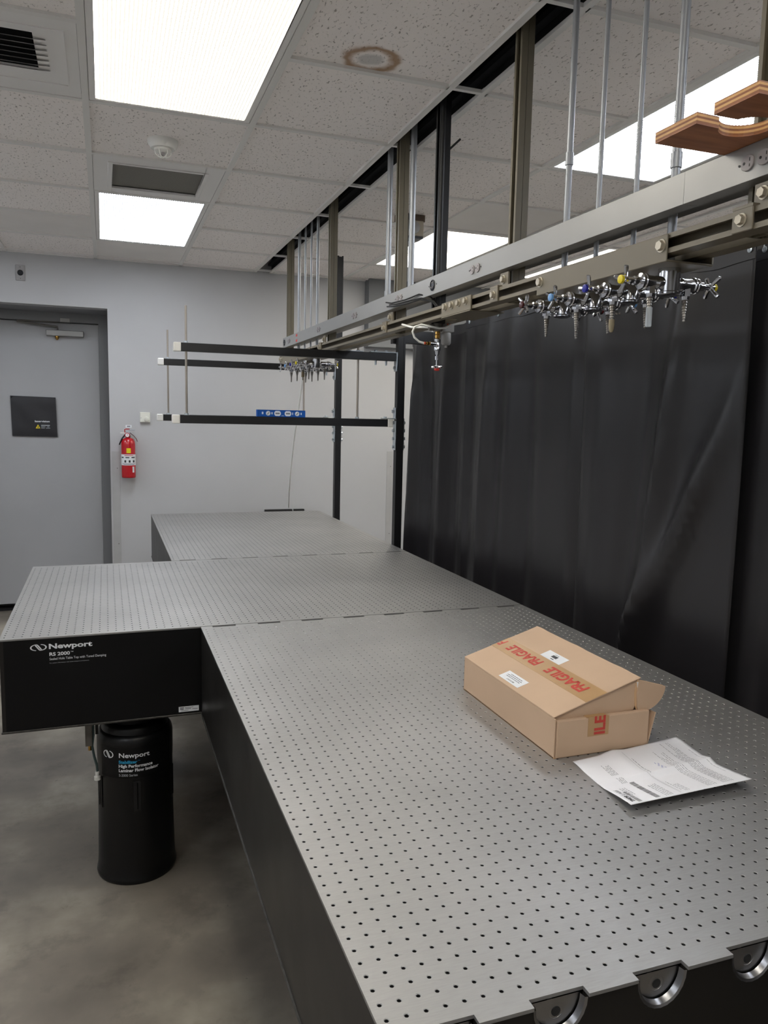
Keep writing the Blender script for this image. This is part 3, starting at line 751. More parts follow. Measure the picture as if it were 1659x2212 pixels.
# raceways on both sides of the posts
ZR0, ZR1 = 2.066, 2.131
def outlet_pair(t, x, y, s, black=False):
    for k in (-1, 1):
        yy = y+k*.0195
        f = MB(); poly = [(yy+.0165*math.cos(a)*(1.0), 2.0985+.0145*math.sin(a)) for a in [2*PI*i/20 for i in range(20)]]
        poly = [(min(max(p, yy-.0145), yy+.0145), q) for p, q in poly]
        f.prism(poly, x-.0035, x+.001, 'x')
        o = build(f, 'outlet', 'outlet_grey', t, bevel=.0008)
        g = MB().box(x-.0040, x-.0033, yy-.0072, yy-.0055, 2.1005, 2.1065).box(x-.0040, x-.0033, yy-.0072, yy-.0055, 2.0905, 2.0955).cyl((x-.0040, yy+.007, 2.0985), (x-.0033, yy+.007, 2.0985), .0028, n=10)
        build(g, 'contact_slot', 'outlet_dark', o)
    for q_ in (-.041, .041): build(MB().cyl((x-.0015, y+q_, 2.0985), (x, y+q_, 2.0985), .0022, n=8), 'screw', 'outlet_dark', t)
race = thing('raceway', 'long brushed aluminium power raceway with grey outlets along the strut rack', 'raceway', (XF, 2.0, ZR0))
SEAMS = [YN, .62, 3.62, 4.40, 4.475]
for a, b in zip(SEAMS[:-1], SEAMS[1:]):
    build(MB().box(XF, XB, a+.0002, b-.0002, ZR0, ZR1), 'cover', 'alu', race, bevel=.0006)
for y in (.43, 1.584, 2.277, 2.877, 3.549, 4.30): outlet_pair(race, XF, y, 1)
for y in (1.93, 4.43):
    o = build(MB().lathe([(.0195, -.001), (.0195, .003), (.0165, .0045), (.0155, .002)], (XF, y, 2.0985), (-1, 0, 0), 26), 'round_socket', 'outlet_black', race, smooth=True)
    build(MB().box(XF-.0042, XF-.002, y-.003, y+.003, 2.1055, 2.1095).box(XF-.0042, XF-.002, y-.009, y-.006, 2.088, 2.094).box(XF-.0042, XF-.002, y+.006, y+.009, 2.088, 2.094), 'contact_slot', 'outlet_grey', o)
    for q_ in (-.034, .034): build(MB().cyl((XF-.001, y+q_, 2.0985), (XF, y+q_, 2.0985), .0025, n=8), 'screw', 'outlet_dark', race)
sgn_ = build(MB().box(XF-.0008, XF, 4.06, 4.10, 2.108, 2.122).box(XF-.0008, XF, 4.06, 4.10, 2.076, 2.090), 'sticker', 'red_plastic', race)
build(MB().box(XF-.003, XF, 2.245, 2.262, 2.085, 2.112), 'plug_cover', 'white_plastic', race, bevel=.001)
race2 = thing('raceway', 'aluminium raceway on the curtain side of the strut rack posts', 'raceway', (XC+.02, 2.0, ZR0))
for a, b in zip(SEAMS[:-1], SEAMS[1:]): build(MB().box(XC+.0206, XC+.0586, a+.0002, b-.0002, ZR0+.0185, ZR1+.0185), 'cover', 'alu', race2, bevel=.0006)

# conduits down to the gas fittings
NEAR_T = [.72, .855, 1.005, 1.15]; FAR_T = [3.80, 3.95, 4.10, 4.262]
def conduit(x, y, r, z0, z1, label, group=None, couple=None):
    t = thing('conduit', label, 'conduit', (x, y, z0), group)
    build(MB().cyl((x, y, z0), (x, y, z1), r, n=18), 'pipe', 'emt', t, smooth=True)
    if couple:
        build(MB().lathe([(r+.0005, 0), (r+.0024, .001), (r+.0024, .033), (r+.0005, .034)], (x, y, couple), n=18), 'coupling', 'emt', t, smooth=True)
    return t
nl = ['thick steel conduit behind the plywood board down to the chrome turret with yellow index', 'thin steel conduit down to the turret with dark blue index', 'steel conduit down to the turret with sky blue index', 'steel conduit down to the turret with dark red index']
for y, r, l, cpl in zip(NEAR_T, (.0098, .0062, .0062, .0085), nl, (2.172, None, None, 2.30)): conduit(XC, y, r, SZ-.033, 3.09, l, None, cpl)
fl_ = ['thick pale conduit dropping to the far turret with yellow index', 'thin pale conduit dropping to the far turret with brown hose sleeve', 'thin pale conduit dropping to the far turret with pale blue index', 'thick pale conduit close to the post at the rack end']
for y, r, l in zip(FAR_T, (.0085, .0062, .0062, .0098), fl_): conduit(XC, y, r, SZ-.033, 3.09, l, 'conduits to the far gas fittings')
conduit(XC, 2.575, .0125, ZR1-.01, 3.09, 'thick pale conduit with a small clamp beside the rack post', None, 2.14)
conduit(XC+.01, 2.325, .0125, ZR1-.01, 3.09, 'thick pale conduit between the rack post and black cable post')

# gas turrets
def barb(mb, x, y, z0, ln_, r0=.0076, r1=.0028, n=9):
    prof = []
    for k in range(n):
        u = k/n; r = r0+(r1-r0)*u
        prof += [(r*.84, ln_*u), (r*1.03, ln_*(u+.72/n))]
    prof.append((r1*.7, ln_)); return mb.lathe(prof, (x, y, z0), (0, 0, -1), 14)
def turret(y, big, lc, rc, label, group, smooth_barb=False, twist=0.0, extra=None, barb_mat='barb_steel'):
    zt = SZ-.036; zc = 1.926
    t = thing('gas_turret', label, 'valve', (XC, y, zc), group)
    if big: pr = [(.0225, 0), (.0245, .002), (.0245, .052), (.0262, .054), (.0262, .058), (.022, .061)]
    else: pr = [(.0150, 0), (.0150, .014), (.0200, .023), (.0200, .052), (.0235, .055), (.0235, .058), (.017, .061)]
    build(MB().lathe(pr, (XC, y, zt), (0, 0, -1), 24), 'body', 'chrome', t, smooth=True)
    for s, col in ((-1, lc), (1, rc)):
        d = (s, 0, 0)
        v = build(MB().lathe([(.0115, .012), (.0148, .02), (.0148, .036), (.0135, .038), (.0148, .062), (.0178, .064), (.0178, .068), (.0155, .070), (.0178, .072), (.0172, .077), (.0092, .079), (.0098, .094), (.0064, .096), (.0064, .116)], (XC, y, zc), d, 20), 'valve', 'chrome', t, smooth=True)
        hx = XC+s*.117
        h = MB().lathe([(.0068, -.006), (.0088, -.003), (.0088, .006), (.006, .008)], (hx, y, zc), d, 14)
        tw = twist+(.5 if s > 0 else 0)
        for k in range(4):
            a = tw+k*PI/2; e = Vector((0, math.cos(a), math.sin(a)))
            c_ = Vector((hx, y, zc))
            h.tube([c_+e*.004, c_+e*.014+Vector((s*.001, 0, 0)), c_+e*.0245+Vector((s*.004, 0, 0)), c_+e*.0295+Vector((s*.0055, 0, 0)), c_+e*.031+Vector((s*.0055, 0, 0))], .0048, 8, taper=[1.0, .85, 1.05, .95, .4])
        ho = build(h, 'handle', 'chrome', v, smooth=True)
        if col: build(MB().lathe([(.0088, .006), (.0098, .009), (.0092, .0125), (.005, .0138)], (hx, y, zc), d, 16), 'index_button', col, ho if False else v, smooth=True)
        xb = XC+s*.048
        build(MB().cyl((xb, y, zc-.008), (xb, y, zc-.025), .0122, n=6).cyl((xb, y, zc-.024), (xb, y, zc-.032), .0095, .0082, 12), 'elbow', 'chrome', t, smooth=True)
        if smooth_barb: bm_ = MB().lathe([(.0095, 0), (.0085, .012), (.0045, .030), (.0032, .062), (.0028, .064)], (xb, y, zc-.028), (0, 0, -1), 14)
        else: bm_ = barb(MB(), xb, y, zc-.029, .052)
        bo = build(bm_, 'hose_barb', barb_mat, t, smooth=True)
        if extra and s in extra:
            kind = extra[s]
            if kind == 'clear': build(MB().lathe([(.0072, 0), (.0070, .04), (.0055, .042)], (xb, y, zc-.055), (0, 0, -1), 14), 'clear_tube', 'tube_clear', t, smooth=True)
            if kind == 'tan': build(MB().lathe([(.0066, 0), (.0070, .012), (.006, .024), (.0035, .030)], (xb, y, zc-.066), (0, 0, -1), 10), 'tube_stub', 'tube_tan', t, smooth=True)
            if kind == 'brown': build(MB().lathe([(.0085, 0), (.0085, .034), (.006, .035)], (xb, y, zc-.038), (0, 0, -1), 12), 'hose_sleeve', 'hose_brown', t, smooth=True)
            if kind == 'side': build(barb(MB(), xb, y, zc-.02, .001).lathe([(.0045, 0), (.0052, .004), (.004, .005), (.005, .01), (.0038, .011), (.0046, .018), (.003, .019), (.003, .024)], (xb+.004, y-.004, zc-.026), (.8, -.6, -.12), 10), 'side_barb', 'barb_steel', t, smooth=True)
    return t
turret(NEAR_T[0], True, 'index_yellow', 'index_yellow', 'chrome gas turret with thick body, yellow index and clear tube end', 'near gas turrets', twist=.35, extra={-1: 'clear'})
turret(NEAR_T[1], False, 'index_blue', 'index_blue', 'chrome gas turret with dark blue index and tan tube stub', 'near gas turrets', twist=.15, extra={-1: 'tan'})
turret(NEAR_T[2], False, 'index_sky', 'index_sky', 'chrome gas turret with sky blue index and side barb', 'near gas turrets', twist=.45, extra={1: 'side'})
turret(NEAR_T[3], False, 'index_brown', 'index_brown', 'chrome gas turret with dark red index button', 'near gas turrets', twist=.75)
turret(FAR_T[0], True, 'index_yellow', 'index_yellow', 'far chrome turret with yellow index behind the upper cantilever arm', 'far gas turrets', True, .4)
turret(FAR_T[1], False, 'index_blue', None, 'far chrome turret with dark blue index behind the cantilever arm', 'far gas turrets', True, .2, extra={-1: 'brown'})
turret(FAR_T[2], False, 'index_sky', None, 'far chrome turret with pale blue index near the rack end', 'far gas turrets', True, .6)
turret(FAR_T[3], False, None, None, 'far chrome turret with bare handles next to the rack end', 'far gas turrets', True, .1)
# white tube from the far turret to the wall
pts = []
A_, B_ = Vector((XC-.048, 3.95, 1.86)), Vector((1.135, 5.545, .86))
for i in range(25):
    u = i/24; p = A_.lerp(B_, u); h = (1-u); pts.append((A_.x+(B_.x-A_.x)*u**1.6, A_.y+(B_.y-A_.y)*u**1.25, A_.z+(B_.z-A_.z)*(u**.92)))
tag(build(MB().tube(pts, .0050, 8), 'plastic_tube', 'tube_white', smooth=True), 'thin white plastic tube from the far turret down to the wall', 'tube')

# black cable post and air drop
t = thing('cable_post', 'black strut post dropping from ceiling slot through the raceways', 'post', (XC, 2.005, 1.975))
build(MB().prism([(XC-.0206+p[0], 2.005+p[1]) for p in strut_poly(0, 0, .0413, .0405)], 1.972, 3.09, 'z'), 'channel', 'black_strut', t)
build(MB().tube([(XC-.010, 1.985, 3.05), (XC-.012, 1.983, 2.4), (XC-.010, 1.985, 1.98)], .0085, 10), 'cable', 'black_rubber', t, smooth=True)
build(MB().tube([(XC+.02, 1.99, 2.60), (XC+.035, 1.985, 2.615), (XC+.055, 1.975, 2.635)], .004, 6), 'cable_tie', 'black_rubber', t, smooth=True)
t = thing('air_valve', 'chrome needle valve with cross handle and red cap hanging under the rack', 'valve', (XC, 2.005, 1.81))
ax, ay = XC, 2.005
build(MB().lathe([(.017, 0), (.019, .003), (.019, .026), (.014, .03)], (ax, ay, 1.974), (0, 0, -1), 18).lathe([(.012, 0), (.012, .022), (.008, .024)], (ax-.014, ay, 1.957), (-1, 0, 0), 14), 'swivel_block', 'bracket_grey', t, smooth=True)
build(MB().lathe([(.007, 0), (.0095, .002), (.0095, .011), (.0075, .013), (.0098, .015), (.0098, .025), (.006, .028)], (ax, ay, 1.945), (0, 0, -1), 6), 'brass_fitting', 'brass', t)
vb = build(MB().lathe([(.008, 0), (.013, .003), (.013, .014), (.010, .016), (.0115, .03), (.013, .036), (.013, .044), (.009, .047), (.0075, .06)], (ax, ay, 1.918), (0, 0, -1), 14).lathe([(.009, 0), (.009, .02), (.011, .021), (.011, .026)], (ax-.006, ay, 1.898), (-1, 0, 0), 12), 'valve_body', 'chrome', t, smooth=True)
build(MB().cyl((ax, ay, 1.86), (ax, ay, 1.815), .0045, n=10).cyl((ax, ay, 1.852), (ax, ay, 1.838), .0075, n=6), 'stem', 'chrome', vb, smooth=True)
hm = MB().lathe([(.006, -.006), (.009, -.004), (.009, .004), (.006, .006)], (ax, ay, 1.811), n=14)
for k in range(4):
    a = .6+k*PI/2; e = Vector((math.cos(a), math.sin(a), 0)); c_ = Vector((ax, ay, 1.811)); hm.tube([c_+e*.004, c_+e*.014, c_+e*.021, c_+e*.0235], .0045, 8, taper=[.9, .8, 1.05, .5])
build(hm, 'handle', 'chrome', t, smooth=True)
build(MB().lathe([(.009, 0), (.0105, .003), (.0095, .0075), (.005, .009)], (ax, ay, 1.806), (0, 0, -1), 14), 'end_cap', 'red_plastic', t, smooth=True)
build(MB().lathe([(.0065, 0), (.0065, .012), (.0045, .013), (.0045, .018)], (ax-.032, ay, 1.898), (-1, 0, 0), 8), 'tube_fitting', 'brass', t)
build(MB().cyl((ax-.05, ay, 1.898), (ax-.056, ay, 1.898), .0052, n=10), 'release_ring', 'orange', t, smooth=True)
lp = [(ax-.055, ay, 1.898), (ax-.075, ay, 1.902), (ax-.095, ay, 1.917), (ax-.103, ay, 1.938), (ax-.094, ay, 1.956), (ax-.07, ay-.004, 1.965), (ax-.035, ay-.018, 1.958), (ax-.005, ay-.026, 1.953), (ax+.022, ay-.018, 1.957), (ax+.04, ay-.01, 1.966), (ax+.045, ay-.004, 1.972)]
build(MB().tube(lp, .0042, 8), 'air_tube', 'tube_white', t, smooth=True)
t = thing('air_filter', 'grey air filter unit with clear bowl next to the needle valve', 'filter', (ax+.05, 2.03, 1.89))
build(MB().box(ax+.026, ax+.066, 2.012, 2.048, 1.944, 1.985), 'head', 'filter_grey', t, bevel=.004, seg=2)
build(MB().lathe([(.017, 0), (.0185, .002), (.0185, .04), (.014, .047), (.006, .048), (.006, .056)], (ax+.046, 2.03, 1.944), (0, 0, -1), 20), 'bowl', 'filter_grey', t, smooth=True)
build(MB().cyl((ax+.046, 2.012, 1.974), (ax+.046, 2.004, 1.974), .006, n=10), 'push_fitting', 'orange', t, smooth=True)
build(MB().box(ax+.066, ax+.074, 2.02, 2.04, 1.948, 1.982), 'mount_plate', 'filter_grey', t)
build(MB().cyl((ax+.046, 2.03, 1.985), (ax+.046, 2.03, 2.0), .008, n=10), 'hanger', 'bracket_grey', t)
tag(build(MB().tube([(XC-.075, 2.19, 1.985), (XC-.062, 2.12, 1.968), (XC-.045, 2.05, 1.962), (XC-.02, 2.01, 1.958)], .004, 8), 'plastic_tube', 'tube_white', smooth=True), 'short white plastic tube curling out beneath the strut by the air valve', 'tube')
t = thing('loose_cables', 'bundle of loose black wires poking out under the raceway', 'cable', (XF-.012, 2.2, 2.05))
for pts in ([(XF-.010, 2.405, 2.098), (XF-.012, 2.33, 2.085), (XF-.010, 2.18, 2.079), (XF-.004, 2.05, 2.083), (XF+.012, 1.975, 2.064), (XF+.04, 1.99, 2.05)],
            [(XF-.012, 2.385, 2.078), (XF-.013, 2.29, 2.067), (XF-.010, 2.17, 2.062), (XF-.004, 2.04, 2.062), (XF+.012, 1.96, 2.046), (XF+.02, 1.94, 2.026)],
            [(XF-.011, 2.36, 2.082), (XF-.014, 2.27, 2.074), (XF-.008, 2.13, 2.070), (XF-.002, 2.03, 2.066), (XF+.014, 1.95, 2.045), (XF+.022, 1.93, 2.026)]):
    build(MB().tube(pts, .0028, 6), 'wire', 'black_rubber', t, smooth=True)

# plywood board on the raceway
bd = thing('plywood_board', 'plywood board with round keyhole cutout lying on the raceway', 'board', (.83, .35, 2.1315))
hx, hy, hr = .778, .387, .046
arcp = [(hx+hr*math.cos(a), hy+hr*math.sin(a)) for a in [PI+.4746+(2*PI-.998)*i/28 for i in range(29)]]
poly = [(.882, .515), (.882, .27), (.687, .27), (.687, .366)] + arcp + [(.687, .407), (.687, .515)]
zb0 = 2.1315
for k, (za, zb_, m_) in enumerate(((0, .0018, 'ply_face'), (.0018, .0058, 'ply_dark'), (.0058, .0098, 'ply_light'), (.0098, .0135, 'ply_dark'), (.0135, .0175, 'ply_light'), (.0175, .0195, 'ply_face'))):
    build(MB().prism(poly, zb0+za, zb0+zb_, 'z'), 'veneer_layer', m_, bd)

# ------------------------------------------------------------------ cantilever frames
def cantilever(y, label, far):
    t = thing('cantilever_frame', label, 'frame', (1.236, y, 0))
    x0, x1 = 1.2175, 1.2588
    pl = strut_poly(0, 0, .0413, .0413)
    ztop = 2.70
    for za, zb_ in ((0, 1.522), (1.5235, ztop)):
        build(MB().prism([(x0+p[1]+.0206, y-.0206+p[0]) for p in pl][::-1], za, zb_, 'z'), 'upright', 'black_strut', t)
    build(MB().box(x0+.004, x1-.004, y-.0195, y-.0185, .01, ztop-.005), 'slot_face', 'black_strut', t)
    zu, zl = 1.943, 1.588
    ya = y-.0206
    up = build(MB().box(.072, 1.205, ya-.0, ya+.0413, zu-.0206, zu+.0206), 'upper_arm', 'black_strut', t, bevel=.002)
    lo = build(MB().box(.064, 1.166, ya, ya+.0413, zl-.0206, zl+.0206), 'lower_arm', 'black_strut', t, bevel=.002)
    build(MB().box(.036, .073, ya-.0015, ya+.0428, zu-.022, zu+.022), 'end_cap', 'cap_white', up, bevel=.005, seg=2)
    build(MB().box(.026, .065, ya-.0015, ya+.0428, zl-.022, zl+.022), 'end_cap', 'cap_white', lo, bevel=.005, seg=2)
    build(MB().box(1.165, 1.196, ya-.0015, ya+.0428, zl-.022, zl+.022), 'end_cap', 'cap_white', lo, bevel=.004, seg=2)
    yc = ya+.0206
    for xr, zt in ((.098, 2.145), (.995, 2.006)):
        r = build(MB().cyl((xr, yc, zl-.015), (xr, yc, zt), .0058, n=12), 'threaded_rod', 'rod_steel', t, smooth=True)
        for z in (zl+.0206, zu+.0206):
            build(MB().cyl((xr, yc, z), (xr, yc, z+.0095), .0105, n=6).cyl((xr, yc, z-.001), (xr, yc, z+.001), .0135, n=16), 'nut', 'zinc', r)
    # upper L bracket with bolts
    b_ = MB().box(1.06, 1.2135, ya+.001, ya+.0403, zu+.0206, zu+.0266).box(1.2075, 1.2135, ya+.001, ya+.0403, zu-.075, zu+.0266)
    bo = build(b_, 'angle_bracket', 'zinc', t, bevel=.002)
    for xx in (1.095, 1.155): build(MB().hexbolt((xx, yc, zu+.0266), (0, 0, 1), .0098, .008).cyl((xx, yc, zu-.045), (xx, yc, zu+.028), .0055, n=10), 'bolt', 'zinc', bo)
    build(MB().hexbolt((1.2075, yc, zu-.056), (-1, 0, 0), .0098, .009), 'bolt', 'zinc', bo)
    b_ = MB().box(.93, 1.02, ya+.001, ya+.0403, zu+.0206, zu+.0256)
    build(b_, 'washer_plate', 'zinc', t, bevel=.001)
    b_ = MB().box(1.135, 1.2135, ya+.003, ya+.038, zl+.0222, zl+.0272).box(1.2075, 1.2135, ya+.003, ya+.038, zl+.0222, zl+.085)
    bo = build(b_, 'angle_bracket', 'zinc', t, bevel=.002)
    build(MB().hexbolt((1.155, yc, zl+.0272), (0, 0, 1), .0098, .008), 'bolt', 'zinc', bo); build(MB().hexbolt((1.2075, yc, zl+.064), (-1, 0, 0), .0098, .012), 'bolt', 'zinc', bo)
    # splice plates either side of the joint
    for xa, xb, s in ((1.2015, 1.2065, -1), (1.2588, 1.2638, 1)):
        bo = build(MB().box(xa if s > 0 else 1.2105, xb if s > 0 else 1.2165, ya+.002, ya+.0393, 1.44, 1.615 if s > 0 else 1.60), 'splice_plate', 'zinc', t, bevel=.0015)
        for z in (1.458, 1.503, 1.547, 1.59): build(MB().hexbolt((xb if s > 0 else 1.2105, yc, z), (s, 0, 0), .0095, .010), 'bolt', 'zinc', bo)
    return t
f_near = cantilever(3.275, 'black strut frame with cantilever arms carrying the blue level', False)
f_far = cantilever(4.485, 'black strut frame with cantilever arms closest to the grey wall', True)
build(MB().box(1.2588, 1.425, 3.26, 3.30, 2.02, 2.09), 'curtain_bracket', 'black_strut', f_near, bevel=.002)
build(MB().box(1.20, 1.2588, 3.296, 3.335, 2.02, 2.10), 'bracket_plate', 'black_strut', f_near, bevel=.002)

# spirit level on the lower arm
lv = thing('spirit_level', 'short blue spirit level lying on the black lower arm', 'level', (.57, 3.27, 1.6086))
lz, ly = 1.6086, 3.258
build(MB().box(.452, .702, ly, ly+.004, lz+.003, lz+.035).box(.452, .702, ly, ly+.022, lz, lz+.0035).box(.452, .702, ly, ly+.022, lz+.0325, lz+.036), 'body', 'level_blue', lv, bevel=.0008)
build(MB().box(.448, .460, ly-.001, ly+.023, lz, lz+.036), 'end_cap', 'level_blue', lv, bevel=.001)
build(MB().box(.698, .704, ly-.001, ly+.023, lz, lz+.036), 'end_cap', 'level_blue', lv, bevel=.001)
for cx, kind in ((.507, 'r'), (.556, 'b'), (.611, 'b'), (.660, 'r')):
    if kind == 'r': m_ = MB().cyl((cx, ly+.001, lz+.018), (cx, ly-.0015, lz+.018), .0118, n=24)
    else:
        q = [(cx+.0175*math.cos(a)*1.0, lz+.018+.0155*math.sin(a)) for a in [2*PI*i/24 for i in range(24)]]
        q = [(x, min(max(z, lz+.005), lz+.031)) for x, z in q]; m_ = MB().prism(q, ly-.0015, ly+.001, 'y')
    v = build(m_, 'vial_window', 'vial_pale', lv)
    if kind == 'r': build(MB().tube([(cx-.006, ly-.002, lz+.012), (cx+.005, ly-.002, lz+.024)], .0028, 8), 'vial', 'filter_grey', v, smooth=True)
    else: build(MB().box(cx-.011, cx+.011, ly-.0022, ly-.0012, lz+.0145, lz+.0215), 'vial', 'ink_grey', v)
build(MB().box(.474, .482, ly-.0008, ly+.001, lz+.013, lz+.025).box(.524, .530, ly-.0008, ly+.001, lz+.013, lz+.024).box(.634, .638, ly-.0008, ly+.001, lz+.012, lz+.024).box(.679, .684, ly-.0008, ly+.001, lz+.013, lz+.024).box(.577, .590, ly-.0008, ly+.001, lz+.0055, lz+.0075), 'markings', 'vial_pale', lv)

# ------------------------------------------------------------------ curtains
def gauss(y, c_, s_): return math.exp(-((y-c_)/s_)**2)
def curtain(y0, y1, zt0, zt1, x, folds, label, edge=None, zb=.02, phase=0.0, hooks=None):
    t = thing('laser_curtain', label, 'curtain', (x, (y0+y1)/2, 2.1), 'black curtain panels along the tables')
    ny = max(24, int((y1-y0)/.02)); nz = 56
    def P_(i, j):
        u, v = i/ny, j/nz; y = y0+(y1-y0)*u; z = zb+(zt0+(zt1-zt0)*u-zb)*v
        if v > .9: z -= .007*(1-abs(math.cos(PI*(y-y0)/.29)))*((v-.9)/.1)
        dx = .007*math.sin(y*5.3+phase+.7*math.sin(v*3)) + .0025*math.sin(y*11.1+v*2.6+phase)
        for yt, yb, s_, a_ in folds:
            yc = yb+(yt-yb)*v; dx += a_*min(1, max(0, (y-y0)/.16))*gauss(y, yc, s_)*(.55+.45*math.sin(PI*min(1, max(0, 1.05-v))))
        dx *= .35+.65*min(1, (1-v)*6)
        yy = y
        if edge: yy = y - edge(v)*max(0, 1-(y1-y)/.3)
        return (x+dx, yy, z)
    mb = MB(); mb.add([P_(i, j) for j in range(nz+1) for i in range(ny+1)], [(j*(ny+1)+i, j*(ny+1)+i+1, (j+1)*(ny+1)+i+1, (j+1)*(ny+1)+i) for j in range(nz) for i in range(ny)])
    o = build(mb, 'cloth', 'curtain_cloth', t, smooth=True)
    so = o.modifiers.new('thick', 'SOLIDIFY'); so.thickness = .0016; so.offset = 0
    # hem band with its stitched lower edge
    hb = MB(); k = []
    for i in range(ny+1):
        p = Vector(P_(i, nz)); k += [p+Vector((-.0025, 0, .002)), p+Vector((-.0030, 0, -.045)), p+Vector((-.0008, 0, -.047))]
    hb.add(k, [(3*i+j, 3*i+3+j, 3*i+4+j, 3*i+1+j) for i in range(ny) for j in range(2)])
    build(hb, 'hem', 'curtain_cloth', t, smooth=True)
    n = max(2, int(round((y1-y0)/.29)))
    for q in range(n+1):
        u = (.02+.96*q/n); p = Vector(P_(int(u*ny), nz)); p.z -= .018
        g = build(MB().lathe([(.0075, -.001), (.0088, .001), (.0088, .003), (.0060, .004)], (p.x-.003, p.y, p.z), (-1, 0, 0), 14), 'grommet', 'zinc', t, smooth=True)
        hk = [(p.x+.004, p.y, p.z+.002), (p.x-.005, p.y, p.z-.006), (p.x-.009, p.y, p.z+.002), (p.x-.007, p.y, p.z+.014), (x-.002, p.y, 2.150), (x+.002, p.y, 2.160), (x+.006, p.y, 2.154)]
        build(MB().tube(hk, .0018, 6), 'hook', 'zinc', t, smooth=True)
    return t
CX = 1.45
curtain(2.85, 3.71, 2.118, 2.095, CX+.03, [(3.60, 3.64, .04, -.06), (3.45, 3.44, .06, .03), (3.18, 3.24, .06, -.03), (3.02, 3.05, .05, .02)], 'black curtain panel by the cantilever frame, hanging lower than the others', phase=.4, edge=lambda v: -.13*max(0, 1-v/.55))
curtain(1.03, 2.895, 2.13, 2.122, CX, [(2.80, 2.86, .05, .02), (2.62, 2.66, .05, -.04), (2.40, 2.48, .05, -.018), (2.24, 2.30, .06, .02), (1.86, 1.84, .022, .026), (1.70, 1.74, .06, -.012), (1.288, 1.488, .045, -.05), (.85, 1.83, .05, -.05), (1.45, 1.62, .05, .02)], 'wide black curtain panel behind the gas turrets and cardboard box', phase=1.1)
curtain(-1.6, 1.10, 2.135, 2.13, CX+.034, [(.85, .90, .08, -.03), (.55, .6, .07, -.03), (.2, .2, .07, .03), (-.4, -.4, .08, -.03), (-.9, -.9, .08, .03)], 'black curtain panel running from the wide panel past the plywood board', phase=2.0,
        edge=lambda v: .12*max(0, 1-v/.42)+.012*math.sin(v*14))
tag(build(MB().cyl((CX+.002, YF, 2.156), (CX+.002, YB, 2.156), .003, n=8), 'curtain_wire', 'zinc', smooth=True), 'taut steel wire that carries the black curtain hooks', 'wire')

# ------------------------------------------------------------------ cardboard box
bx = thing('cardboard_box', 'brown cardboard mailer box with half open lid and red lettered tape', 'box', (.71, .815, TZ))
X0, X1, Y0, Y1, Z0, Z1 = .588, .826, .597, 1.035, TZ, TZ+.0865
th = .003
build(MB().box(X0, X1, Y0, Y1, Z0, Z0+th), 'bottom', 'cardboard_in', bx)
build(MB().box(X0, X0+th, Y0+.0005, Y1, Z0, Z1), 'side_wall', 'cardboard', bx, bevel=.001)
build(MB().box(X1-.003-th, X1-.003, Y0+th, Y1, Z0, Z1-.01), 'side_wall', 'cardboard', bx, bevel=.001)
build(MB().box(X0, X1, Y1-th, Y1, Z0, Z1), 'end_wall', 'cardboard', bx, bevel=.001)
ew = build(MB().box(X0+.004, X1, Y0-.002, Y0+.010, Z0, Z1-.004), 'end_wall', 'cardboard', bx, bevel=.003, seg=2)
# side flap leaning out at the open corner
build(MB().add([(X1-.002, Y0, Z0), (X1+.001, Y0, Z0), (X1+.018, Y0-.001, Z1-.012), (X1+.015, Y0-.001, Z1-.012), (X1-.002, Y0+.10, Z0), (X1+.001, Y0+.10, Z0), (X1+.008, Y0+.10, Z1-.016), (X1+.005, Y0+.10, Z1-.016)], [(0, 1, 2, 3), (4, 7, 6, 5), (1, 5, 6, 2), (0, 3, 7, 4), (3, 2, 6, 7), (0, 4, 5, 1)]), 'side_flap', 'cardboard', bx)
# lid hinged on the left long edge
LA = math.radians(17.2); LWD = .226
ca, sa = math.cos(LA), math.sin(LA)
def lid(u, y, n=0.0): return Vector((X0+u*ca-n*sa, y, Z1+u*sa+n*ca))
def lid_slab(mb, u0, u1, ya, yb, n0, n1, seg=1):
    vs = [lid(u, y, n) for n in (n0, n1) for y in (ya, yb) for u in (u0, u1)]
    return mb.add(vs, [(0, 2, 3, 1), (4, 5, 7, 6), (0, 1, 5, 4), (2, 6, 7, 3), (0, 4, 6, 2), (1, 3, 7, 5)])
ld = build(lid_slab(MB(), 0, LWD, Y0+.006, Y1, 0, th), 'lid', 'cardboard', bx, bevel=.001)
# front end flap of the lid, hanging down inside the wall
fl = [(X0+.006, Z1), (X0+LWD*ca, Z1+LWD*sa), (X0+LWD*ca-.004, Z1+.022), (X0+LWD*ca-.012, Z1-.004), (X0+.03, Z1-.03), (X0+.006, Z1-.03)]
build(MB().prism(fl, Y0+.0105, Y0+.0135, 'y'), 'lid_end_flap', 'cardboard', ld)
fl = [(X0+.006, Z1), (X0+LWD*ca, Z1+LWD*sa), (X0+LWD*ca-.004, Z1+.01), (X0+.03, Z1-.03), (X0+.006, Z1-.03)]
build(MB().prism(fl, Y1-.0065, Y1-.0035, 'y'), 'lid_end_flap', 'cardboard', ld)
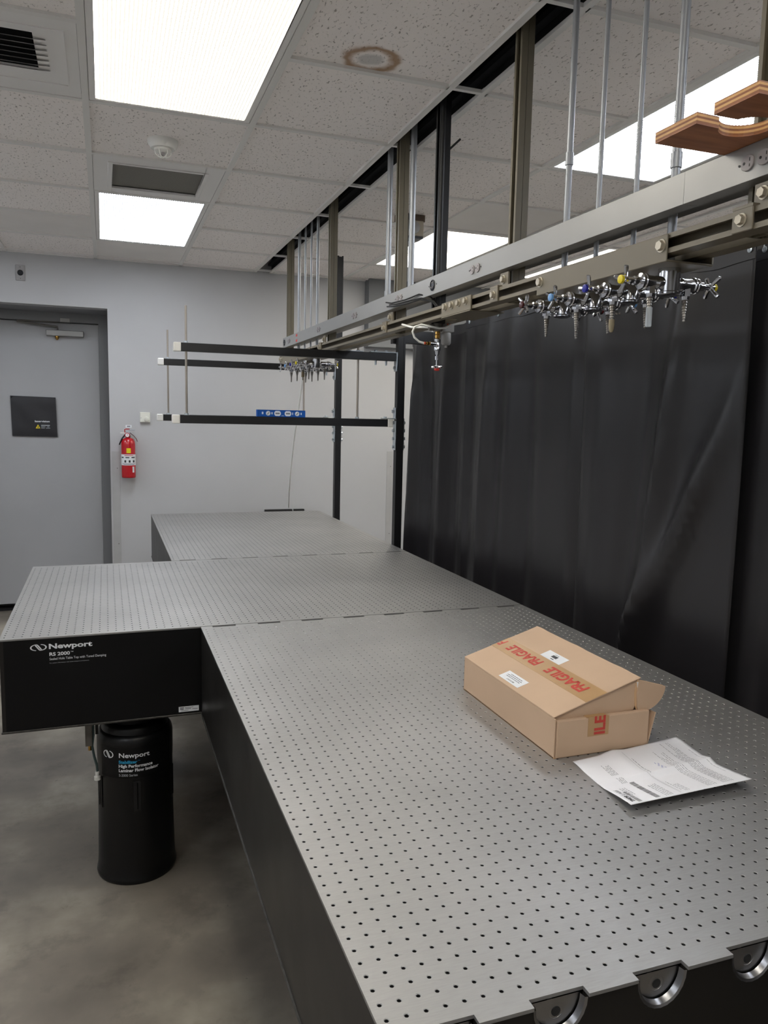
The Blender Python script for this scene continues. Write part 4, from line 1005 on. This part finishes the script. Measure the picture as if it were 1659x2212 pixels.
# long tuck flap bent down on the open side and its round ear
e0 = lid(LWD, 0, 0)
tf = MB(); n = 12
def tuck(v, y):
    q = LWD; b = .075*v
    return Vector((e0.x+.030*math.sin(min(1, v*1.4)*1.1)+.006*v, y, e0.z+.001-b*.75))
vs = []; rows = 8; cols_ = 16
for j in range(rows+1):
    for i in range(cols_+1):
        y = Y0+.03+(Y1-.005-Y0-.03)*i/cols_
        p = tuck(j/rows*.62, y); p.x += .004*math.sin(i*.9); vs.append(p)
tf.add(vs, [(j*(cols_+1)+i, j*(cols_+1)+i+1, (j+1)*(cols_+1)+i+1, (j+1)*(cols_+1)+i) for j in range(rows) for i in range(cols_)])
tfo = build(tf, 'tuck_flap', 'cardboard', ld, smooth=True); so = tfo.modifiers.new('thick', 'SOLIDIFY'); so.thickness = .003
ear = [(.799, 1.060), (.868, 1.040)]
for i in range(1, 10):
    a = math.radians(8-98*i/9*1.0); ear.append((.812+.058*math.cos(a), 1.040+.052*math.sin(a)))
ear += [(.800, .992), (.797, 1.0), (.795, 1.03)]
build(MB().prism(ear, .602, .605, 'y'), 'ear_flap', 'cardboard', ld)
build(MB().prism([(x-.003, z+.001) for x, z in ear], .605, .608, 'y'), 'ear_flap', 'cardboard_edge', ld)
build(MB().prism([(X0+LWD*ca-.009, Z1+.058), (X0+LWD*ca-.001, Z1+.060), (X0+LWD*ca-.001, Z1+.036), (X0+LWD*ca-.005, Z1+.03)], Y0+.007, Y0+.010, 'y'), 'inner_label', 'label_white', ld)
# tape and lettering along the lid
tu0, tu1 = .082, .137
def on_lid(u, y): return lid(u, y, th+.0004)
tp = build(lid_slab(MB(), tu0, tu1, Y0+.006, Y1, th, th+.0003), 'tape', 'tape', ld)
def fr_text(ystart, body, wd, parent, clip=None):
    # reading towards +y, tops towards the hinge
    right = Vector((0, 1, 0)); up = Vector((-ca, 0, -sa))
    return text('tape_lettering', body, 'tape_red', parent, on_lid(.1225, ystart), right, up, width=wd, height=.027, bold=.035, lift=.0003, shear=.12)
fr_text(.646, 'FRAGILE', .155, tp); fr_text(.836, 'FRAGILE', .150, tp); fr_text(1.014, 'F', .018, tp)
tpe = build(MB().box(X0+.080, X0+.132, Y0-.0028, Y0-.002, Z1-.046, Z1-.004).box(X0+.076, X0+.128, Y0-.0028, Y0+.0106, Z1-.0042, Z1-.0034), 'end_tape', 'tape', ew)
text('tape_lettering', 'ILE', 'tape_red', tpe, (X0+.1215, Y0-.0028, Z1-.043), (0, 0, 1), (-1, 0, 0), width=.041, height=.027, bold=.035)
# shipping labels
def lid_label(u0, u1, ya, yb, name):
    return build(lid_slab(MB(), u0, u1, ya, yb, th+.0001, th+.0005), name, 'label_white', ld)
def lid_line(mb, u, ya, yb, h):
    lid_slab(mb, u-h, u+h, ya, yb, th+.0005, th+.0008)
lb = lid_label(.011, .043, .775, .866, 'notice_label')
upv = Vector((-ca, 0, -sa))
text('label_title', 'IMPORTANT', 'ink', lb, lid(.0195, .802, th+.0005), (0, 1, 0), upv, width=.034, height=.0044, bold=.01, lift=.0003)
for i, (body, wd) in enumerate((('THIS IS A SMALL PRODUCT BOX', .058), ('REMOVE EVERYTHING INCLUDING', .062), ('ALL PACKING MATERIAL', .040))) if False else []: pass
m_ = MB()
for u, a, b in ((.0255, .790, .852), (.0305, .788, .854), (.0355, .794, .846)):
    y = a
    while y < b:
        l_ = random.uniform(.004, .010); lid_line(m_, u, y, min(b, y+l_), .0009); y += l_+.0018
build(m_, 'label_print', 'ink_grey', lb)
lb = lid_label(.138, .168, .795, .880, 'barcode_label')
m_ = MB(); y = .826
while y < .848:
    wd = random.choice((.0005, .0008, .0012)); lid_slab(m_, .149, .158, y, y+wd, th+.0005, th+.0008); y += wd+random.choice((.0006, .0009))
for i in range(4): lid_line(m_, .144, .828+i*.0034, .8308+i*.0034, .0011)
for i in range(3): lid_line(m_, .1615, .830+i*.0058, .834+i*.0058, .0006)
build(m_, 'label_print', 'ink', lb)

# ------------------------------------------------------------------ packing slip
pp = thing('packing_slip', 'creased white packing slip printed in black beside the cardboard box', 'paper', (.755, .47, TZ))
NLc, NRc, FLc, FRc = Vector((.600, .357, .927)), Vector((.886, .362, .933)), Vector((.619, .573, .9112)), Vector((.909, .603, .9165))
def sheet(u, v):
    """u: along the lines (0 at the near edge), v: down the page (0 at the left)"""
    a = NLc.lerp(NRc, v); b = FLc.lerp(FRc, v); p = a.lerp(b, u)
    sag = -.0105*math.sin(PI*min(1, u*1.08))**1.0*(1-abs(u-.5)*.5)
    fold = .0075*max(0, 1-abs(u-.52)/.10)
    fold2 = .006*max(0, 1-abs(v-.36)/.12)*(u)
    p.z = max(TZ+.0008, p.z+sag*.9+fold*(.3+.7*v)+fold2)
    if u > .52: p.y += -.004*max(0, 1-abs(u-.52)/.2)
    if v < .12: p.z += .003*math.sin(u*6)*(1-v/.12)*(1 if u < .6 else .0)
    p.z = max(TZ+.0008, p.z); return p
def sheetn(u, v, n):
    p = sheet(u, v); q = sheet(min(1, u+.01), v)-sheet(max(0, u-.01), v); r = sheet(u, min(1, v+.01))-sheet(u, max(0, v-.01))
    m_ = r.cross(q).normalized()
    if m_.z < 0: m_ = -m_
    return p+m_*n
nu, nv = 40, 44
mb = MB(); mb.add([sheet(i/nu, j/nv) for j in range(nv+1) for i in range(nu+1)], [(j*(nu+1)+i, j*(nu+1)+i+1, (j+1)*(nu+1)+i+1, (j+1)*(nu+1)+i) for j in range(nv) for i in range(nu)])
po = build(mb, 'sheet', 'paper', pp, smooth=True); so = po.modifiers.new('thick', 'SOLIDIFY'); so.thickness = .0003; so.offset = -1
def pline(mb, v, u0, u1, h):
    n = max(1, int((u1-u0)/.02)); 
    for i in range(n):
        a, b = u0+(u1-u0)*i/n, u0+(u1-u0)*(i+1)/n
        mb.add([sheetn(a, v-h, .0004), sheetn(b, v-h, .0004), sheetn(b, v+h, .0004), sheetn(a, v+h, .0004)], [(0, 1, 2, 3)])
def words(mb, v, u0, u1, h):
    u = u0
    while u < u1:
        l_ = random.uniform(.018, .05); pline(mb, v, u, min(u1, u+l_), h); u += l_+.009
pr_ = MB()
for v in (.165, .178, .191, .204): words(pr_, v, .44, .57-random.uniform(0, .04), .0018)
for v in (.165, .178, .191, .204, .217): words(pr_, v, .62, .82-random.uniform(0, .06), .0018)
for v in (.30, .318, .336, .352): words(pr_, v, .03, .30, .0018)
for v in (.095, .115, .135): words(pr_, v, .19, .36, .0022)
pline(pr_, .415, .04, .93, .0009); pline(pr_, .425, .04, .45, .0007); words(pr_, .44, .50, .80, .0026); words(pr_, .45, .08, .3, .0018)
for v in (.47, .485, .50): words(pr_, v, .05, .22, .0016)
for v in (.66, .675, .69, .71, .73): words(pr_, v, .05, .95-random.uniform(0, .3), .0017)
for v in (.79, .803, .816, .829, .842, .86, .875): words(pr_, v, .05, .95-random.uniform(0, .25), .0017)
words(pr_, .955, .25, .75, .0015)
build(pr_, 'print', 'ink_grey', po, normals=False)
bc = MB()
for v0, v1, ua, ub in ((.075, .105, .03, .27), (.215, .255, .04, .44)):
    u = ua
    while u < ub:
        wd = random.choice((.0025, .004, .0055))
        bc.add([sheetn(u, v0, .0004), sheetn(u+wd, v0, .0004), sheetn(u+wd, v1, .0004), sheetn(u, v1, .0004)], [(0, 1, 2, 3)]); u += wd+random.choice((.005, .008))
build(bc, 'barcode', 'ink', po, normals=False)
def page_fn(u0, v0): return lambda a, b: sheetn(u0+a/.216, v0-b/.287, .0006)
text('logo_lettering', 'THOR', 'ink', po, (0, 0, 0), (1, 0, 0), (0, 1, 0), width=.030, height=.0085, bold=.035, shear=.15, fn=page_fn(.045, .062))
text('logo_lettering', 'LABS', 'ink_grey', po, (0, 0, 0), (1, 0, 0), (0, 1, 0), width=.030, height=.0085, shear=.15, fn=page_fn(.20, .062))
sg = MB()
for k in range(9): pline(sg, .585+.012*math.sin(k*2.1), .52+k*.016, .545+k*.016, .0022)
build(sg, 'pen_scribble', 'ink_blue', po, normals=False)

# ------------------------------------------------------------------ things on the back wall
t = thing('fire_extinguisher', 'red fire extinguisher with white label hanging beside the door', 'extinguisher', (-.127, 5.50, 1.118))
ex, ey = -.127, 5.508
build(MB().lathe([(.047, 0), (.051, .004), (.052, .012), (.052, .255), (.049, .278), (.040, .295), (.026, .304), (.018, .306)], (ex, ey, 1.118), n=32), 'cylinder', 'red_paint', t, smooth=True)
build(MB().cyl((ex, ey, 1.422), (ex, ey, 1.452), .017, .015, 16), 'neck', 'index_brown', t, smooth=True)
gz = 1.444
g = build(MB().cyl((ex-.006, ey-.016, gz), (ex-.006, ey-.030, gz), .019, n=20), 'gauge', 'red_paint', t, smooth=True)
build(MB().cyl((ex-.006, ey-.030, gz), (ex-.006, ey-.031, gz), .014, n=20), 'gauge_face', 'label_white', g)
build(MB().box(ex-.007, ex-.004, ey-.0322, ey-.031, gz-.004, gz+.011), 'needle', 'red_plastic', g)
build(MB().box(ex-.012, ex+.012, ey-.014, ey+.014, 1.452, 1.470).box(ex+.002, ex+.052, ey-.010, ey+.008, 1.478, 1.486), 'valve_head', 'zinc', t, bevel=.002)
build(MB().box(ex-.056, ex-.018, ey-.010, ey+.008, 1.455, 1.462), 'lower_handle', 'white_plastic', t, bevel=.002)
build(MB().tube([(ex-.022, ey-.004, 1.458), (ex-.024, ey-.004, 1.486), (ex-.016, ey-.004, 1.489), (ex+.012, ey-.004, 1.489)], .0035, 8), 'pull_pin', 'red_paint', t, smooth=True)
build(MB().tube([(ex+.012, ey-.006, 1.462), (ex+.04, ey-.01, 1.44), (ex+.06, ey-.006, 1.415), (ex+.067, ey, 1.395)], .0028, 6), 'tag_string', 'index_brown', t, smooth=True)
build(MB().tube([(ex-.018, ey-.006, 1.45), (ex-.042, ey-.008, 1.42), (ex-.056, ey-.004, 1.39), (ex-.064, ey, 1.37)], .0055, 8), 'hose', 'black_rubber', t, smooth=True)
def band(z0, z1, r, m, a0, a1, name, parent):
    mb = MB(); n = 20; vs = []
    for i in range(n+1):
        a = a0+(a1-a0)*i/n
        for z in (z0, z1): vs.append((ex+r*math.sin(a), ey-r*math.cos(a), z))
    mb.add(vs, [(2*i, 2*i+2, 2*i+3, 2*i+1) for i in range(n)]); return build(mb, name, m, parent, smooth=True, normals=False)
lbx = band(1.215, 1.298, .0524, 'label_white', -1.45, 1.5, 'label', t)
band(1.308, 1.345, .0524, 'label_yellow', -.28, .32, 'inspection_sticker', t)
band(1.160, 1.205, .0524, 'label_white', .55, .86, 'tag_sticker', t)
for z0, z1, a0, a1, m in ((1.287, 1.292, -.6, .7, 'red_plastic'), (1.270, 1.279, -1.2, -.75, 'ink'), (1.270, 1.278, -.45, .1, 'ink'), (1.270, 1.279, .4, 1.0, 'ink'), (1.236, 1.254, -.62, -.35, 'ink'), (1.236, 1.254, 0, .26, 'ink'), (1.236, 1.254, .62, .95, 'ink'), (1.225, 1.229, -1.0, 1.1, 'ink_grey'), (1.219, 1.222, -.8, .9, 'ink_grey')):
    band(z0, z1, .0526, m, a0, a1, 'label_print', lbx)
build(MB().box(ex-.02, ex+.02, ey+.04, YB, 1.36, 1.44), 'wall_bracket', 'bracket_grey', t)
st = tag(build(MB().box(-.142, -.098, YB-.001, YB, 1.499, 1.519), 'wall_sticker', 'label_white'), 'tiny white sticker on the wall above the fire extinguisher', 'sticker')
build(MB().box(-.132, -.108, YB-.0015, YB-.0008, 1.505, 1.513), 'sticker_print', 'ink_grey', st)
t = thing('thermostat', 'square ivory thermostat with round dial on the wall', 'thermostat', (0, YB, 1.54))
build(MB().box(-.036, .038, YB-.028, YB, 1.542, 1.620), 'case', 'ivory_plastic', t, bevel=.004, seg=2)
build(MB().lathe([(.019, 0), (.018, .008), (.012, .010)], (.012, YB-.028, 1.568), (0, -1, 0), 24), 'dial', 'ivory_plastic', t, smooth=True)
build(MB().box(-.030, -.027, YB-.0285, YB-.027, 1.573, 1.578), 'pointer', 'ink', t)
t = thing('wall_plate', 'small steel wall plate with black round socket above the door', 'plate', (-.843, YB, 2.545))
build(MB().box(-.876, -.812, YB-.005, YB, 2.545, 2.655), 'plate', 'bare_steel', t, bevel=.002)
build(MB().lathe([(.020, 0), (.020, .004), (.016, .006), (.012, .002)], (-.844, YB-.005, 2.600), (0, -1, 0), 22), 'socket', 'outlet_black', t, smooth=True)
for z in (2.56, 2.64): build(MB().cyl((-.844, YB-.005, z), (-.844, YB-.0065, z), .003, n=8), 'screw', 'bracket_grey', t)
t = thing('wall_outlets', 'low dark outlet strip on the grey wall behind the far table', 'outlets', (1.10, YB, .75))
for a, b in ((.935, 1.095), (1.098, 1.165), (1.18, 1.268)):
    build(MB().box(a, b, YB-.03, YB, .77, .843), 'outlet_cover', 'box_brown' if False else 'black_rubber', t, bevel=.002)
for x in (1.0, 1.225): build(MB().cyl((x, YB-.03, .80), (x, YB-.034, .80), .014, n=16), 'receptacle', 'outlet_grey', t)

for o in bpy.data.objects:
    if o.type == 'MESH' and o.name.split('.')[0] in ('print', 'label_print', 'fine_print', 'barcode', 'markings', 'pen_scribble', 'sticker_print', 'contact_slot'): o['kind'] = 'stuff'
